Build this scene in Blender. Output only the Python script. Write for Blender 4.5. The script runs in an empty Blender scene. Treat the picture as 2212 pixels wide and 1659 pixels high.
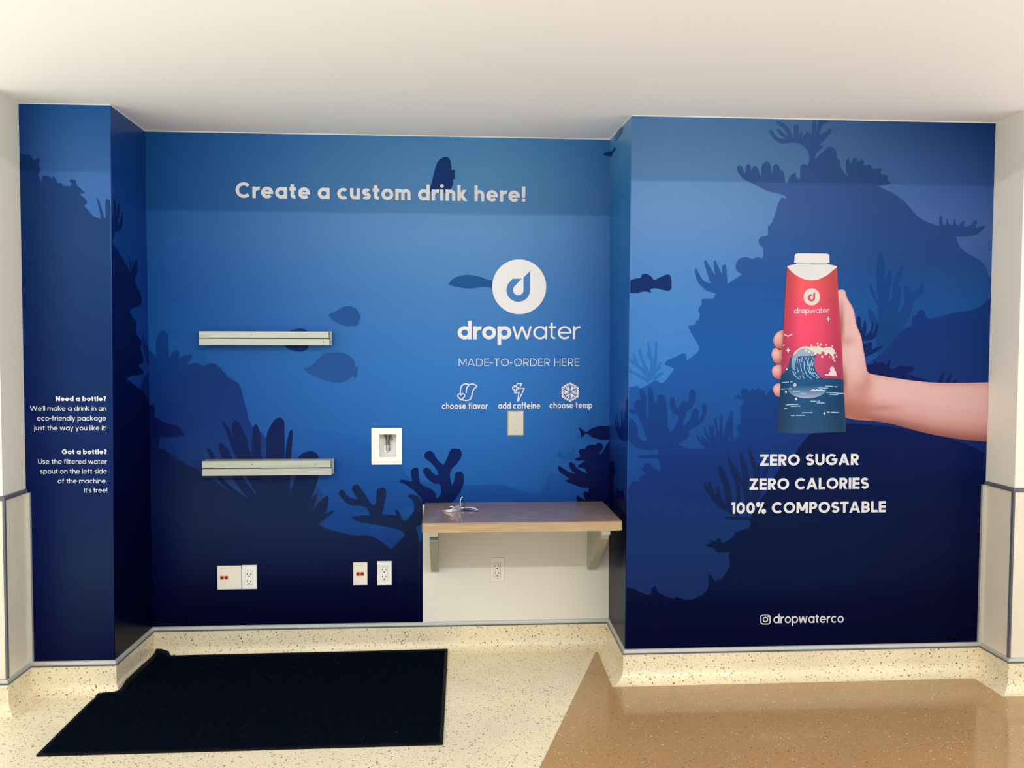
import bpy, bmesh, math, random
from mathutils import Vector, Matrix
from mathutils.geometry import delaunay_2d_cdt
random.seed(4)
S = bpy.context.scene
COL = S.collection
# ------------------------------------------------------------------ camera
PW, PH = 2212, 1659
CX, CY, CZ, YAW, PIT, ROL, FPX = 1.38528, -3.935976, 1.320839, -0.0703824, -0.0405298, 0.0023221, 1992.85
DEP, XL0, XR0, XR1, HM, FL = 0.45662, -0.356558, 2.167069, 3.783869, 2.31, -0.14
CAM = Vector((CX, CY, CZ))
_c, _s = math.cos(YAW), math.sin(YAW)
FW = Vector((-_s*math.cos(PIT), _c*math.cos(PIT), math.sin(PIT)))
_rt = Vector((_c, _s, 0)); _up = _rt.cross(FW)
RT = _rt*math.cos(ROL) + _up*math.sin(ROL)
UP = -_rt*math.sin(ROL) + _up*math.cos(ROL)
cd = bpy.data.cameras.new('camera'); cam = bpy.data.objects.new('camera', cd); COL.objects.link(cam)
cd.sensor_fit = 'HORIZONTAL'; cd.sensor_width = 36; cd.lens = FPX/PW*36; cd.clip_start = 0.05
M = Matrix((( RT.x, UP.x, -FW.x, CX), (RT.y, UP.y, -FW.y, CY), (RT.z, UP.z, -FW.z, CZ), (0, 0, 0, 1)))
cam.matrix_world = M
S.camera = cam
# ------------------------------------------------------------------ world, lamps, exposure
w = bpy.data.worlds.new('world'); S.world = w; w.use_nodes = True
_nt = w.node_tree; _bg = _nt.nodes['Background']
_tc = _nt.nodes.new('ShaderNodeTexCoord'); _sp = _nt.nodes.new('ShaderNodeSeparateXYZ'); _rp = _nt.nodes.new('ShaderNodeValToRGB')
_mr = _nt.nodes.new('ShaderNodeMapRange'); _mr.inputs[1].default_value = -1; _mr.inputs[2].default_value = 1
_nt.links.new(_tc.outputs['Generated'], _sp.inputs[0]); _nt.links.new(_sp.outputs[2], _mr.inputs[0]); _nt.links.new(_mr.outputs[0], _rp.inputs[0]); _nt.links.new(_rp.outputs[0], _bg.inputs[0])
_e = _rp.color_ramp.elements      # bright hall all round, dimmer overhead
_e[0].position = .44; _e[0].color = (.90, .985, 1.06, 1)
_e[1].position = .62; _e[1].color = (.54, .59, .63, 1)
_e.new(.22).color = (1.3, 1.42, 1.52, 1)  # extra world light from below the horizon, added to lift the ceiling
_fy = _nt.nodes.new('ShaderNodeMapRange'); _fy.interpolation_type = 'SMOOTHSTEP'      # world light boosted from both sides, added to brighten the ceiling
_fy.inputs[1].default_value = -.05; _fy.inputs[2].default_value = -.85; _fy.inputs[3].default_value = 2.9; _fy.inputs[4].default_value = 1.6
_nt.links.new(_sp.outputs[1], _fy.inputs[0]); _nt.links.new(_fy.outputs[0], _bg.inputs[1])
def area(name, loc, aim, sx, sy, power, col):
    l = bpy.data.lights.new(name, 'AREA'); l.shape = 'RECTANGLE'; l.size = sx; l.size_y = sy
    l.energy = power; l.color = col
    o = bpy.data.objects.new(name, l); COL.objects.link(o); o.location = loc
    d = Vector(aim) - Vector(loc)
    o.rotation_euler = d.to_track_quat('-Z', 'Y').to_euler()
    return o
# narrow lamp row in the raised corridor ceiling: the soffit edge cuts its light off near the top of the walls
area('corridor_strip_lamp', (1.7, -4.45, 2.885), (1.7, 0.2, 1.3), 5.5, 0.02, 66, (1, 0.98, 0.95))
S.view_settings.view_transform = 'Standard'; S.view_settings.look = 'None'
S.view_settings.gamma = 1; S.view_settings.use_curve_mapping = False
S.view_settings.exposure = 0.2

# ------------------------------------------------------------------ pixel -> place helpers
def ray(px, py): return FW + RT*((px-PW/2)/FPX) - UP*((py-PH/2)/FPX)
def on(px, py, ax, val):
    d = ray(px, py); return CAM + d*((val-CAM[ax])/d[ax])
CROP = dict(A=(0,180,3.95), B=(0,580,3.95), C=(0,980,3.95), E=(480,260,3.95), F=(400,620,3.95), G=(400,980,3.95),
            H=(900,520,3.95), I=(880,860,3.95), K=(1280,220,3.95), L=(1652,220,3.95), M=(1280,620,3.95), N=(1652,560,3.95),
            P=(1280,1000,3.95), Q=(1652,1000,3.95), T=(1660,540,9.2167), U=(1660,720,11.06), V=(1660,840,11.06),
            IC=(940,810,6.1444), TG=(900,1060,13.825), OB=(760,900,13.825), X=(0,0,1))
def Z(s):
    """'A 1,2 3,4 | B 5,6' -> list of photograph pixels traced on enlargements A, B ..."""
    out = []
    for blk in s.split('|'):
        t = blk.split(); x0, y0, k = CROP[t[0]]
        for p in t[1:]:
            a, b = p.split(','); out.append((x0+float(a)/k, y0+float(b)/k))
    return out
def smooth(p, n=3, closed=True, sharp=100):
    N = len(p); P = [Vector(q) for q in p]; T = []
    for i in range(N):
        a, b, c = P[i-1], P[i], P[(i+1) % N]
        u, v = b-a, c-b
        if (not closed and i in (0, N-1)) or u.length < 1e-6 or v.length < 1e-6 or u.angle(v) > math.radians(sharp if max(u.length, v.length) < 26 else 62):
            T.append(None); continue
        t = (c-a)/2; m = min(u.length, v.length)
        T.append(t*min(1, m/t.length) if t.length > 0 else None)
    out = []
    for i in range(N if closed else N-1):
        a, b = P[i], P[(i+1) % N]
        ta, tb = T[i], T[(i+1) % N]
        if ta is None and tb is None: out.append(a); continue
        ta = ta if ta is not None else (b-a)*0.7; tb = tb if tb is not None else (b-a)*0.7
        for k in range(n):
            t = k/n; h1 = 2*t**3-3*t*t+1
            out.append(a*h1 + ta*(t**3-2*t*t+t) + b*(1-h1) + tb*(t**3-t*t))
    if not closed: out.append(P[-1])
    return [(q.x, q.y) for q in out]
def ribbon(pts, w, closed=False, taper=None):
    """centre line -> quads (list of polygons)"""
    P = []
    for p in pts:
        if not P or (Vector(p)-P[-1]).length > 1e-4: P.append(Vector(p))
    if len(P) > 3 and (P[0]-P[-1]).length < 1e-4: P.pop(); closed = True
    N = len(P); L, R = [], []
    for i in range(N):
        a = P[i-1] if (i or closed) else None; c = P[(i+1) % N] if (i < N-1 or closed) else None
        d1 = (P[i]-a).normalized() if a is not None else None; d2 = (c-P[i]).normalized() if c is not None else None
        d = (d1+d2).normalized() if d1 is not None and d2 is not None and (d1+d2).length > 1e-4 else (d1 or d2)
        n = Vector((-d.y, d.x)); k = 1
        if d1 is not None and d2 is not None: k = 1/max(0.55, abs(d.dot(d1)))
        h = w/2*k*(taper(i/(N-1)) if taper else 1)
        L.append(P[i]+n*h); R.append(P[i]-n*h)
    return [[tuple(L[i]), tuple(L[(i+1) % N]), tuple(R[(i+1) % N]), tuple(R[i])] for i in range(N if closed else N-1)]
def disc(cx, cy, r, ry=None, n=40): return [(cx+r*math.cos(t*2*math.pi/n), cy+(ry or r)*math.sin(t*2*math.pi/n)) for t in range(n)]

# ------------------------------------------------------------------ materials
def lin(c): return tuple(((v/255)/12.92 if v/255 <= .04045 else ((v/255+.055)/1.055)**2.4) for v in c)
def base_mat(name, rough=.5, spec=.5, metal=0):
    m = bpy.data.materials.new(name); m.use_nodes = True
    b = m.node_tree.nodes['Principled BSDF']
    b.inputs['Roughness'].default_value = rough; b.inputs['Specular IOR Level'].default_value = spec
    b.inputs['Metallic'].default_value = metal
    return m, m.node_tree, b
def mat(name, rgb, rough=.5, spec=.4, metal=0, noise=0, scale=30, stretch=(1,1,1)):
    m, nt, b = base_mat(name, rough, spec, metal)
    c = (*lin(rgb), 1)
    b.inputs['Base Color'].default_value = c
    if noise:
        tc = nt.nodes.new('ShaderNodeTexCoord'); mp = nt.nodes.new('ShaderNodeMapping'); nz = nt.nodes.new('ShaderNodeTexNoise')
        mp.inputs['Scale'].default_value = stretch; nz.inputs['Scale'].default_value = scale; nz.inputs['Detail'].default_value = 5
        r = nt.nodes.new('ShaderNodeValToRGB'); r.color_ramp.elements[0].position = .3; r.color_ramp.elements[1].position = .7
        r.color_ramp.elements[0].color = tuple(v*(1-noise) for v in c[:3])+(1,); r.color_ramp.elements[1].color = tuple(min(1, v*(1+noise)) for v in c[:3])+(1,)
        nt.links.new(tc.outputs['Object'], mp.inputs[0]); nt.links.new(mp.outputs[0], nz.inputs[0])
        nt.links.new(nz.outputs[0], r.inputs[0]); nt.links.new(r.outputs[0], b.inputs['Base Color'])
    return m
VR, VS = .3, .045
INK = [1.0]        # ink strength used for the sheet being built
def ink(c): return tuple(v*INK[0] for v in lin(c))
def print_mat(name, za, zb=None, xr=None, vs=None):
    """printed vinyl ink: colour by height (za), optionally blended to zb along x between xr=(x0,x1)"""
    m, nt, b = base_mat(name, VR, vs or VS)
    g = nt.nodes.new('ShaderNodeNewGeometry'); s = nt.nodes.new('ShaderNodeSeparateXYZ'); nt.links.new(g.outputs['Position'], s.inputs[0])
    mr = nt.nodes.new('ShaderNodeMapRange'); mr.inputs[1].default_value = 0; mr.inputs[2].default_value = 2.31
    nt.links.new(s.outputs[2], mr.inputs[0])
    def ramp(st):
        r = nt.nodes.new('ShaderNodeValToRGB'); e = r.color_ramp.elements
        st = sorted(st)
        while len(e) < len(st): e.new(.5)
        for k, (z, c) in enumerate(st): e[k].position = max(0, min(1, z/2.31)); e[k].color = (*ink(c), 1)
        nt.links.new(mr.outputs[0], r.inputs[0]); return r.outputs[0]
    o = ramp(za)
    if zb:
        o2 = ramp(zb)
        if len(xr) == 3:      # distance from a centre: (centre, reach left, reach right)
            def side(a, bb):
                q = nt.nodes.new('ShaderNodeMapRange'); q.interpolation_type = 'SMOOTHSTEP'
                q.inputs[1].default_value = a; q.inputs[2].default_value = bb
                nt.links.new(s.outputs[0], q.inputs[0]); return q.outputs[0]
            l_, r_ = side(xr[0], xr[0]-xr[1]), side(xr[0], xr[0]+xr[2])
            mx = nt.nodes.new('ShaderNodeMath'); mx.operation = 'MAXIMUM'; nt.links.new(l_, mx.inputs[0]); nt.links.new(r_, mx.inputs[1]); f = mx.outputs[0]
        else:
            q = nt.nodes.new('ShaderNodeMapRange'); q.interpolation_type = 'SMOOTHSTEP'
            q.inputs[1].default_value = xr[0]; q.inputs[2].default_value = xr[1]; nt.links.new(s.outputs[0], q.inputs[0]); f = q.outputs[0]
        mix = nt.nodes.new('ShaderNodeMix'); mix.data_type = 'RGBA'
        nt.links.new(f, mix.inputs[0]); nt.links.new(o, mix.inputs[6]); nt.links.new(o2, mix.inputs[7]); o = mix.outputs[2]
    nt.links.new(o, b.inputs['Base Color'])
    return m
def vcol_mat(name):
    m, nt, b = base_mat(name, VR, VS)
    a = nt.nodes.new('ShaderNodeVertexColor'); a.layer_name = 'ink'; nt.links.new(a.outputs[0], b.inputs['Base Color']); return m
def terrazzo(name, ground, chips, dens, rough, spec, sc=1.0, var=.06):
    m, nt, b = base_mat(name, rough, spec)
    g = nt.nodes.new('ShaderNodeNewGeometry')
    nz = nt.nodes.new('ShaderNodeTexNoise'); nz.inputs['Scale'].default_value = 2.2; nz.inputs['Detail'].default_value = 4; nt.links.new(g.outputs['Position'], nz.inputs[0])
    r = nt.nodes.new('ShaderNodeValToRGB'); gl = lin(ground)
    r.color_ramp.elements[0].position = .35; r.color_ramp.elements[1].position = .65
    r.color_ramp.elements[0].color = tuple(v*(1-var) for v in gl)+(1,); r.color_ramp.elements[1].color = tuple(min(1, v*(1+var)) for v in gl)+(1,)
    nt.links.new(nz.outputs[0], r.inputs[0]); cur = r.outputs[0]
    for scale, thr, share in dens:
        mp = nt.nodes.new('ShaderNodeMapping'); mp.inputs['Rotation'].default_value = (scale, .4*scale, .3); nt.links.new(g.outputs['Position'], mp.inputs[0])
        n2 = nt.nodes.new('ShaderNodeTexNoise'); n2.inputs['Scale'].default_value = scale*.8; nt.links.new(mp.outputs[0], n2.inputs[0])
        ad = nt.nodes.new('ShaderNodeVectorMath'); ad.operation = 'MULTIPLY_ADD'
        k = .9/scale; ad.inputs[1].default_value = (k, k, k); nt.links.new(n2.outputs[1], ad.inputs[0]); nt.links.new(mp.outputs[0], ad.inputs[2])
        v = nt.nodes.new('ShaderNodeTexVoronoi'); v.inputs['Scale'].default_value = scale*sc; nt.links.new(ad.outputs[0], v.inputs[0])
        sp = nt.nodes.new('ShaderNodeSeparateColor'); nt.links.new(v.outputs['Color'], sp.inputs[0])
        sz = nt.nodes.new('ShaderNodeMath'); sz.operation = 'MULTIPLY'; sz.inputs[1].default_value = thr; nt.links.new(sp.outputs[1], sz.inputs[0])
        lt = nt.nodes.new('ShaderNodeMath'); lt.operation = 'LESS_THAN'; nt.links.new(v.outputs['Distance'], lt.inputs[0]); nt.links.new(sz.outputs[0], lt.inputs[1])
        gt = nt.nodes.new('ShaderNodeMath'); gt.operation = 'LESS_THAN'; gt.inputs[1].default_value = share; nt.links.new(sp.outputs[0], gt.inputs[0])
        f = nt.nodes.new('ShaderNodeMath'); f.operation = 'MULTIPLY'; nt.links.new(lt.outputs[0], f.inputs[0]); nt.links.new(gt.outputs[0], f.inputs[1])
        cr = nt.nodes.new('ShaderNodeValToRGB'); cr.color_ramp.interpolation = 'CONSTANT'; e = cr.color_ramp.elements
        while len(e) < len(chips): e.new(.5)
        for q, c in enumerate(chips): e[q].position = q/len(chips); e[q].color = (*lin(c), 1)
        nt.links.new(sp.outputs[2], cr.inputs[0])
        mix = nt.nodes.new('ShaderNodeMix'); mix.data_type = 'RGBA'
        nt.links.new(f.outputs[0], mix.inputs[0]); nt.links.new(cur, mix.inputs[6]); nt.links.new(cr.outputs[0], mix.inputs[7]); cur = mix.outputs[2]
    nt.links.new(cur, b.inputs['Base Color'])
    return m

# ------------------------------------------------------------------ object helpers
def root(name, loc, label, cat, group=None):
    o = bpy.data.objects.new(name, None); COL.objects.link(o); o.location = loc; o.empty_display_size = .05
    o['label'] = label; o['category'] = cat
    if group: o['group'] = group
    return o
def rootloc(o):
    v = Vector((0, 0, 0))
    while o: v += o.location; o = o.parent
    return v
def obj(name, verts, faces, m, parent=None, label=None, smooth_=False, mats=None, fm=None):
    if parent is not None: off = rootloc(parent)
    else:
        xs = [v[0] for v in verts]; ys = [v[1] for v in verts]; zs = [v[2] for v in verts]
        off = Vector(((min(xs)+max(xs))/2, (min(ys)+max(ys))/2, min(zs)))
    me = bpy.data.meshes.new(name)
    me.from_pydata([tuple(Vector(v)-off) for v in verts], [], [tuple(f) for f in faces])
    me.materials.append(m)
    for q in (mats or []): me.materials.append(q)
    if fm:
        for i, k in fm.items(): me.polygons[i].material_index = k
    if smooth_:
        for p in me.polygons: p.use_smooth = True
    me.update()
    o = bpy.data.objects.new(name, me); COL.objects.link(o)
    if parent is not None: o.parent = parent
    else: o.location = off
    if label: o['label'] = label
    return o
def struct(o): o['kind'] = 'structure'; return o
class MB:
    def __init__(s): s.v, s.f = [], []
    def add(s, v, f):
        k = len(s.v); s.v += [tuple(q) for q in v]; s.f += [tuple(i+k for i in q) for q in f]; return s
    def box(s, x0, x1, y0, y1, z0, z1):
        return s.add([(x0,y0,z0),(x1,y0,z0),(x1,y1,z0),(x0,y1,z0),(x0,y0,z1),(x1,y0,z1),(x1,y1,z1),(x0,y1,z1)],
                     [(3,2,1,0),(4,5,6,7),(0,1,5,4),(1,2,6,5),(2,3,7,6),(3,0,4,7)])
    def cyl(s, a, b, r, n=20, r2=None):
        a, b = Vector(a), Vector(b); d = (b-a).normalized(); r2 = r if r2 is None else r2
        u = d.orthogonal().normalized(); v = d.cross(u)
        ring = lambda c, q: [c+u*(q*math.cos(t*2*math.pi/n))+v*(q*math.sin(t*2*math.pi/n)) for t in range(n)]
        return s.add(ring(a, r)+ring(b, r2), [(t, (t+1) % n, n+(t+1) % n, n+t) for t in range(n)]+[tuple(range(n-1, -1, -1)), tuple(range(n, 2*n))])
    def prism(s, poly, p):      # poly: list of 3-D points, p: extrusion vector
        n = len(poly); A = [Vector(q) for q in poly]; p = Vector(p)
        return s.add(A+[q+p for q in A], [tuple(range(n-1, -1, -1)), tuple(range(n, 2*n))]+[(t, (t+1) % n, n+(t+1) % n, n+t) for t in range(n)])
    def tube(s, pts, r, n=8):
        P = [Vector(q) for q in pts]; rings = []
        for i, q in enumerate(P):
            d = ((P[min(i+1, len(P)-1)])-(P[max(i-1, 0)])).normalized()
            u = Vector((0, 0, 1)) if abs(d.z) < .9 else Vector((1, 0, 0)); u = (u-d*u.dot(d)).normalized(); v = d.cross(u)
            rings += [q+u*(r*math.cos(t*2*math.pi/n))+v*(r*math.sin(t*2*math.pi/n)) for t in range(n)]
        f = []
        for i in range(len(P)-1):
            for t in range(n): f.append((i*n+t, i*n+(t+1) % n, (i+1)*n+(t+1) % n, (i+1)*n+t))
        k = (len(P)-1)*n
        return s.add(rings, f+[tuple(range(n-1, -1, -1)), tuple(range(k, k+n))])
    def build(s, name, m, parent=None, label=None, bevel=0, smooth_=False):
        o = obj(name, s.v, s.f, m, parent, label, smooth_)
        bm = bmesh.new(); bm.from_mesh(o.data); bmesh.ops.recalc_face_normals(bm, faces=bm.faces)
        if bevel: bmesh.ops.bevel(bm, geom=bm.edges[:], offset=bevel, segments=2, affect='EDGES', clamp_overlap=True)
        bm.to_mesh(o.data); bm.free(); return o

# ------------------------------------------------------------------ colours
M_wall = mat('wall paint', (228, 220, 203), .6, .3)
M_ceil = mat('ceiling paint', (246, 243, 236), .7, .2)
M_terr = terrazzo('cream terrazzo', (229, 213, 178), [(132,106,68),(172,136,88),(124,112,88),(200,172,126),(96,80,58),(186,154,112),(158,148,120)], [(95,.40,.5),(170,.42,.45)], .22, .45)
M_fllt = terrazzo('cream terrazzo floor', (236, 222, 190), [(170,146,108),(146,140,120),(196,170,130),(122,110,90),(210,186,148),(160,148,122)], [(95,.42,.6),(190,.44,.5)], .2, .3)
M_flbr = terrazzo('brown terrazzo floor', (174, 136, 93), [(220,190,150),(80,56,38),(205,160,115),(120,84,56),(238,214,180),(150,104,66)], [(110,.36,.4),(210,.4,.35)], .12, .5, var=.05)
M_alu = mat('bright aluminium trim', (205, 205, 198), .4, .5, .5)
M_gtrim = mat('grey rubber trim', (92, 92, 100), .5)
M_panel = mat('cream wainscot panel', (222, 210, 188), .4, .4, 0, .03, 6)

# ------------------------------------------------------------------ the room shell
def px(p, ax, v): return on(p[0], p[1], ax, v)
# corner lines of the niche, each as (point at mural bottom, point at mural top)
def corner(pt, pb, y):
    t, b = on(*pt, 1, y), on(*pb, 1, y); f = lambda z: b.x+(t.x-b.x)*(z-b.z)/(t.z-b.z)
    return (f(0), f(HM), y)
YO = -0.2
NODES = [(XL0-1.1, XL0-1.1, YO), (XL0, XL0, YO), (XL0, XL0, 0), corner((238,228),(247,1427),0), corner((313,281),(329,1357),DEP),
         corner((1318,300),(1316,1336),DEP), corner((1365,248),(1351,1400),0), corner((2151,262),(2119,1386),0), None, (XR1+1.3, XR1+1.3, YO-.012)]
NODES[2] = corner((40,222),(63,1430),0); NODES[1] = (NODES[2][0], NODES[2][1], YO); NODES[8] = (NODES[7][0], NODES[7][1], YO-.012)
SEG = ['outer_left', 'return_left', 'front_left', 'side_left', 'back', 'side_right', 'front_right', 'return_right', 'outer_right']
def node(i, z): a, b, y = NODES[i]; return Vector((a+(b-a)*z/HM, y))
def segn(i):
    d = (node(i+1, 0)-node(i, 0)); d = Vector((round(d.x/d.length), round(d.y/d.length))); return Vector((d.y, -d.x))
def offp(i, z, o):
    p = node(i, z); ns = ([segn(i-1)] if i > 0 else [])+([segn(i)] if i < len(SEG) else [])
    return p + (ns[0]+(ns[1] if len(ns) > 1 and ns[1] != ns[0] else Vector((0, 0))))*o
def sweep(i, prof, closed=True, nz=1):
    """profile [(offset into the room, z)] swept along wall segment i, mitred at its corners"""
    v = []; n = len(prof)
    for k in (i, i+1):
        for o, z in prof: q = offp(k, z, o); v.append((q.x, q.y, z))
    f = [(j, (j+1) % n, n+(j+1) % n, n+j) for j in range(n if closed else n-1)]
    if closed: f += [tuple(range(n-1, -1, -1)), tuple(range(n, 2*n))]
    return v, f
hole = (1.062, 1.150, .793, .908)      # opening of the water box in the back wall: x0 x1 z0 z1
for i, s in enumerate(SEG):
    m = MB()
    if s == 'back':
        x0, x1 = node(4, 0).x, node(5, 0).x
        m.box(x0-.1, hole[0], DEP, DEP+.12, FL, HM).box(hole[1], x1+.1, DEP, DEP+.12, FL, HM)
        m.box(hole[0], hole[1], DEP, DEP+.12, FL, hole[2]).box(hole[0], hole[1], DEP, DEP+.12, hole[3], HM)
        m.box(hole[0]-.02, hole[1]+.02, DEP+.12, DEP+.13, hole[2]-.02, hole[3]+.02)
    else: m.add(*sweep(i, [(0, FL)]+[(0, HM*k/30) for k in range(1, 30)]+[(0, HM), (-.1, HM), (-.1, FL)]))
    struct(m.build('wall_'+s, M_wall))
R_ = .056
cove = [(.012, -.0135), (.012, FL+R_)]+[(.068-R_*math.cos(t), FL+R_-R_*math.sin(t)) for t in [math.radians(a) for a in range(8, 90, 8)]]+[(.068, FL+.0004), (.068, FL-.01), (0, FL-.01), (0, -.0135)]
for i, s in enumerate(SEG):
    struct(MB().add(*sweep(i, cove)).build('baseboard_'+s, M_terr))
tn = [0]
def trim(v, f, m):
    tn[0] += 1; struct(MB().add(v, f).build('trim_%d' % tn[0], m))
for i, s in enumerate(SEG):
    trim(*sweep(i, [(0, -.0135), (0, 0.002), (.006, -.001), (.0065, -.0095), (.0125, -.0105), (.0125, -.0135)]), M_alu)
    trim(*sweep(i, [(.0062, -.0195), (.0062, -.0135), (.0145, -.0135), (.0145, -.0195)]), M_gtrim)
    if 'return' in s or 'outer' in s:
        trim(*sweep(i, [(0, .0021), (0, .712), (.008, .712), (.008, .0021)]), M_panel)
        trim(*sweep(i, [(0, .712), (0, .727), (.004, .729), (.012, .724), (.012, .712)]), M_gtrim)
def vtrim(x0, x1, y0, y1, z0, z1, m, lean=0):
    mb = MB().box(x0, x1, y0, y1, z0, z1); mb.v = [(x+lean*(z-z0), y, z) for x, y, z in mb.v]
    tn[0] += 1; struct(mb.build('trim_%d' % tn[0], m))
lx, rx = node(2, 0).x, node(7, 0).x
leanL, leanR = (NODES[2][1]-NODES[2][0])/HM, (NODES[7][1]-NODES[7][0])/HM
vtrim(lx+.0082, lx+.021, -.016, -.0005, .002, .712, M_alu, leanL)
vtrim(rx-.021, rx-.0082, -.016, -.0005, .002, .712, M_alu, leanR)
vtrim(lx+.0022, lx+.0102, YO-.0102, YO+.004, .002, .712, M_gtrim, leanL)
vtrim(rx-.0102, rx-.0022, YO-.0222, YO-.006, .002, .712, M_gtrim, leanR)
# floor: cream field and brown field in one slab, the joint runs diagonally
def jx(y): return 2.087+(y-.365)*.327
fv = [(-3,.62,FL),(jx(.62),.62,FL),(jx(-4.7),-4.7,FL),(-3,-4.7,FL),(6.5,.62,FL),(6.5,-4.7,FL)]
fv += [(x, y, FL-.1) for x, y, z in fv]
o = obj('floor', fv, [(0,3,2,1),(1,2,5,4),(6,7,8,9),(7,10,11,8),(0,6,9,3),(0,1,7,6),(1,4,10,7),(4,5,11,10),(3,9,8,2),(2,8,11,5)], M_fllt, mats=[M_flbr], fm={1: 1})
bm = bmesh.new(); bm.from_mesh(o.data); bmesh.ops.recalc_face_normals(bm, faces=bm.faces); bm.to_mesh(o.data); bm.free(); struct(o)
# low soffit over the niche, higher ceiling over the corridor
struct(MB().box(-3, 6.5, -1.45, .62, HM, HM+.1).box(-3, 6.5, -1.45, -1.35, HM+.1, 2.95).box(-3, 6.5, -5.2, -1.35, 2.95, 3.05).build('ceiling', M_ceil))

# ------------------------------------------------------------------ the printed mural
MT = HM-.005
INK[0] = .80
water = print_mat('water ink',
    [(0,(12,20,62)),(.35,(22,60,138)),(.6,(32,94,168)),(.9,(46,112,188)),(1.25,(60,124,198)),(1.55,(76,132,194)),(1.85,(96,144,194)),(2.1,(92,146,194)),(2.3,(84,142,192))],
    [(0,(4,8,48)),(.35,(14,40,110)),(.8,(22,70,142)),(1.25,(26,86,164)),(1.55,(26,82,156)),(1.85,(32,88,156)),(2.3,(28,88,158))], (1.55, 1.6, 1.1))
INK[0] = .69
waterR = print_mat('right water ink',
    [(0,(12,20,62)),(.35,(26,58,132)),(.65,(42,98,176)),(.95,(58,118,196)),(1.3,(68,132,206)),(1.6,(82,138,204)),(1.9,(104,146,198)),(2.1,(100,144,194)),(2.3,(90,136,186))],
    [(0,(4,8,48)),(.8,(20,50,120)),(1.25,(40,88,160)),(1.6,(48,92,160)),(1.85,(66,96,158)),(2.05,(50,84,150)),(2.3,(22,58,124))], (2.35, 1.0, 1.5))
INK[0] = .72
waterL = print_mat('left water ink', [(0,(6,12,50)),(1.2,(24,70,145)),(1.75,(62,112,178)),(2.0,(68,112,176)),(2.3,(40,98,164))], [(0,(4,8,48)),(1.7,(24,60,130)),(2.3,(22,62,132))], (-.1, -.42))
INK[0] = .8
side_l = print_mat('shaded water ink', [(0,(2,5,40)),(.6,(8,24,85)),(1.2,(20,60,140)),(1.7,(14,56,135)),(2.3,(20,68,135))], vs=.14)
side_r = print_mat('right return ink', [(0,(4,10,48)),(.5,(10,28,85)),(.8,(18,52,120)),(1.1,(24,84,160)),(1.6,(30,98,165)),(2.0,(44,120,175)),(2.3,(90,150,195))], vs=.3)
class Wall:
    def __init__(s, seg): s.i = SEG.index(seg); s.n = segn(s.i)
    def pt(s, p, off):
        i = s.i; a, b = node(i, 0), node(i+1, 0)
        if abs(s.n.y) > .5:
            q = on(p[0], p[1], 1, a.y); z = min(max(q.z, .0025), MT)
            x = min(max(q.x, node(i, z).x+.0012), node(i+1, z).x-.0012); y = a.y
        else:
            x = a.x
            for _ in range(8):
                q = on(p[0], p[1], 0, x); z = min(max(q.z, .0025), MT)
                y = min(max(q.y, min(a.y, b.y)+.0012), max(a.y, b.y)-.0012)
                t = (y-a.y)/(b.y-a.y); x = node(i, z).x*(1-t)+node(i+1, z).x*t
        return Vector((x+s.n.x*off, y+s.n.y*off, z))
def layer(k): return .0012+.00025*k
def inpoly(p, P):
    c = False; n = len(P); x, y = p
    for i in range(n):
        (x1, y1), (x2, y2) = P[i], P[i-1]
        if (y1 > y) != (y2 > y) and x < (x2-x1)*(y-y1)/(y2-y1)+x1: c = not c
    return c
def edist(p, P):
    b = 1e9; p = Vector(p)
    for i in range(len(P)):
        a, c = Vector(P[i-1]), Vector(P[i]); d = c-a; t = max(0, min(1, (p-a).dot(d)/max(1e-9, d.length_squared))); b = min(b, (a+d*t-p).length)
    return b
def fill(outline, step):
    pts = [Vector(p) for p in outline]; n = len(pts); ed = [(i, (i+1) % n) for i in range(n)]
    xs = [p.x for p in pts]; ys = [p.y for p in pts]; y = min(ys)
    row = 0
    while y < max(ys):
        x = min(xs)+(step/2 if row % 2 else 0)
        while x < max(xs):
            if inpoly((x, y), outline) and edist((x, y), outline) > step*.45: pts.append(Vector((x, y)))
            x += step
        y += step*.87; row += 1
    v, e, f, *_ = delaunay_2d_cdt(pts, ed, [], 1, 1e-5)
    return [(q.x, q.y) for q in v], f
def union(plist, eps):
    vs, fs = [], []
    for pl in plist:
        n = len(vs); A = sum(a[0]*b[1]-b[0]*a[1] for a, b in zip(pl, list(pl[1:])+[pl[0]]))
        vs += [Vector(p) for p in (pl if A > 0 else list(pl)[::-1])]; fs.append(list(range(n, n+len(pl))))
    v, e, f, *_ = delaunay_2d_cdt(vs, [], fs, 0, eps)
    bb = [(min(p[0] for p in q), max(p[0] for p in q), min(p[1] for p in q), max(p[1] for p in q), q) for q in plist]
    out = []
    for t in f:
        c = (v[t[0]]+v[t[1]]+v[t[2]])/3
        if any(a <= c.x <= b and d <= c.y <= g and inpoly(c, q) for a, b, d, g, q in bb): out.append(t)
    return v, out
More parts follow.
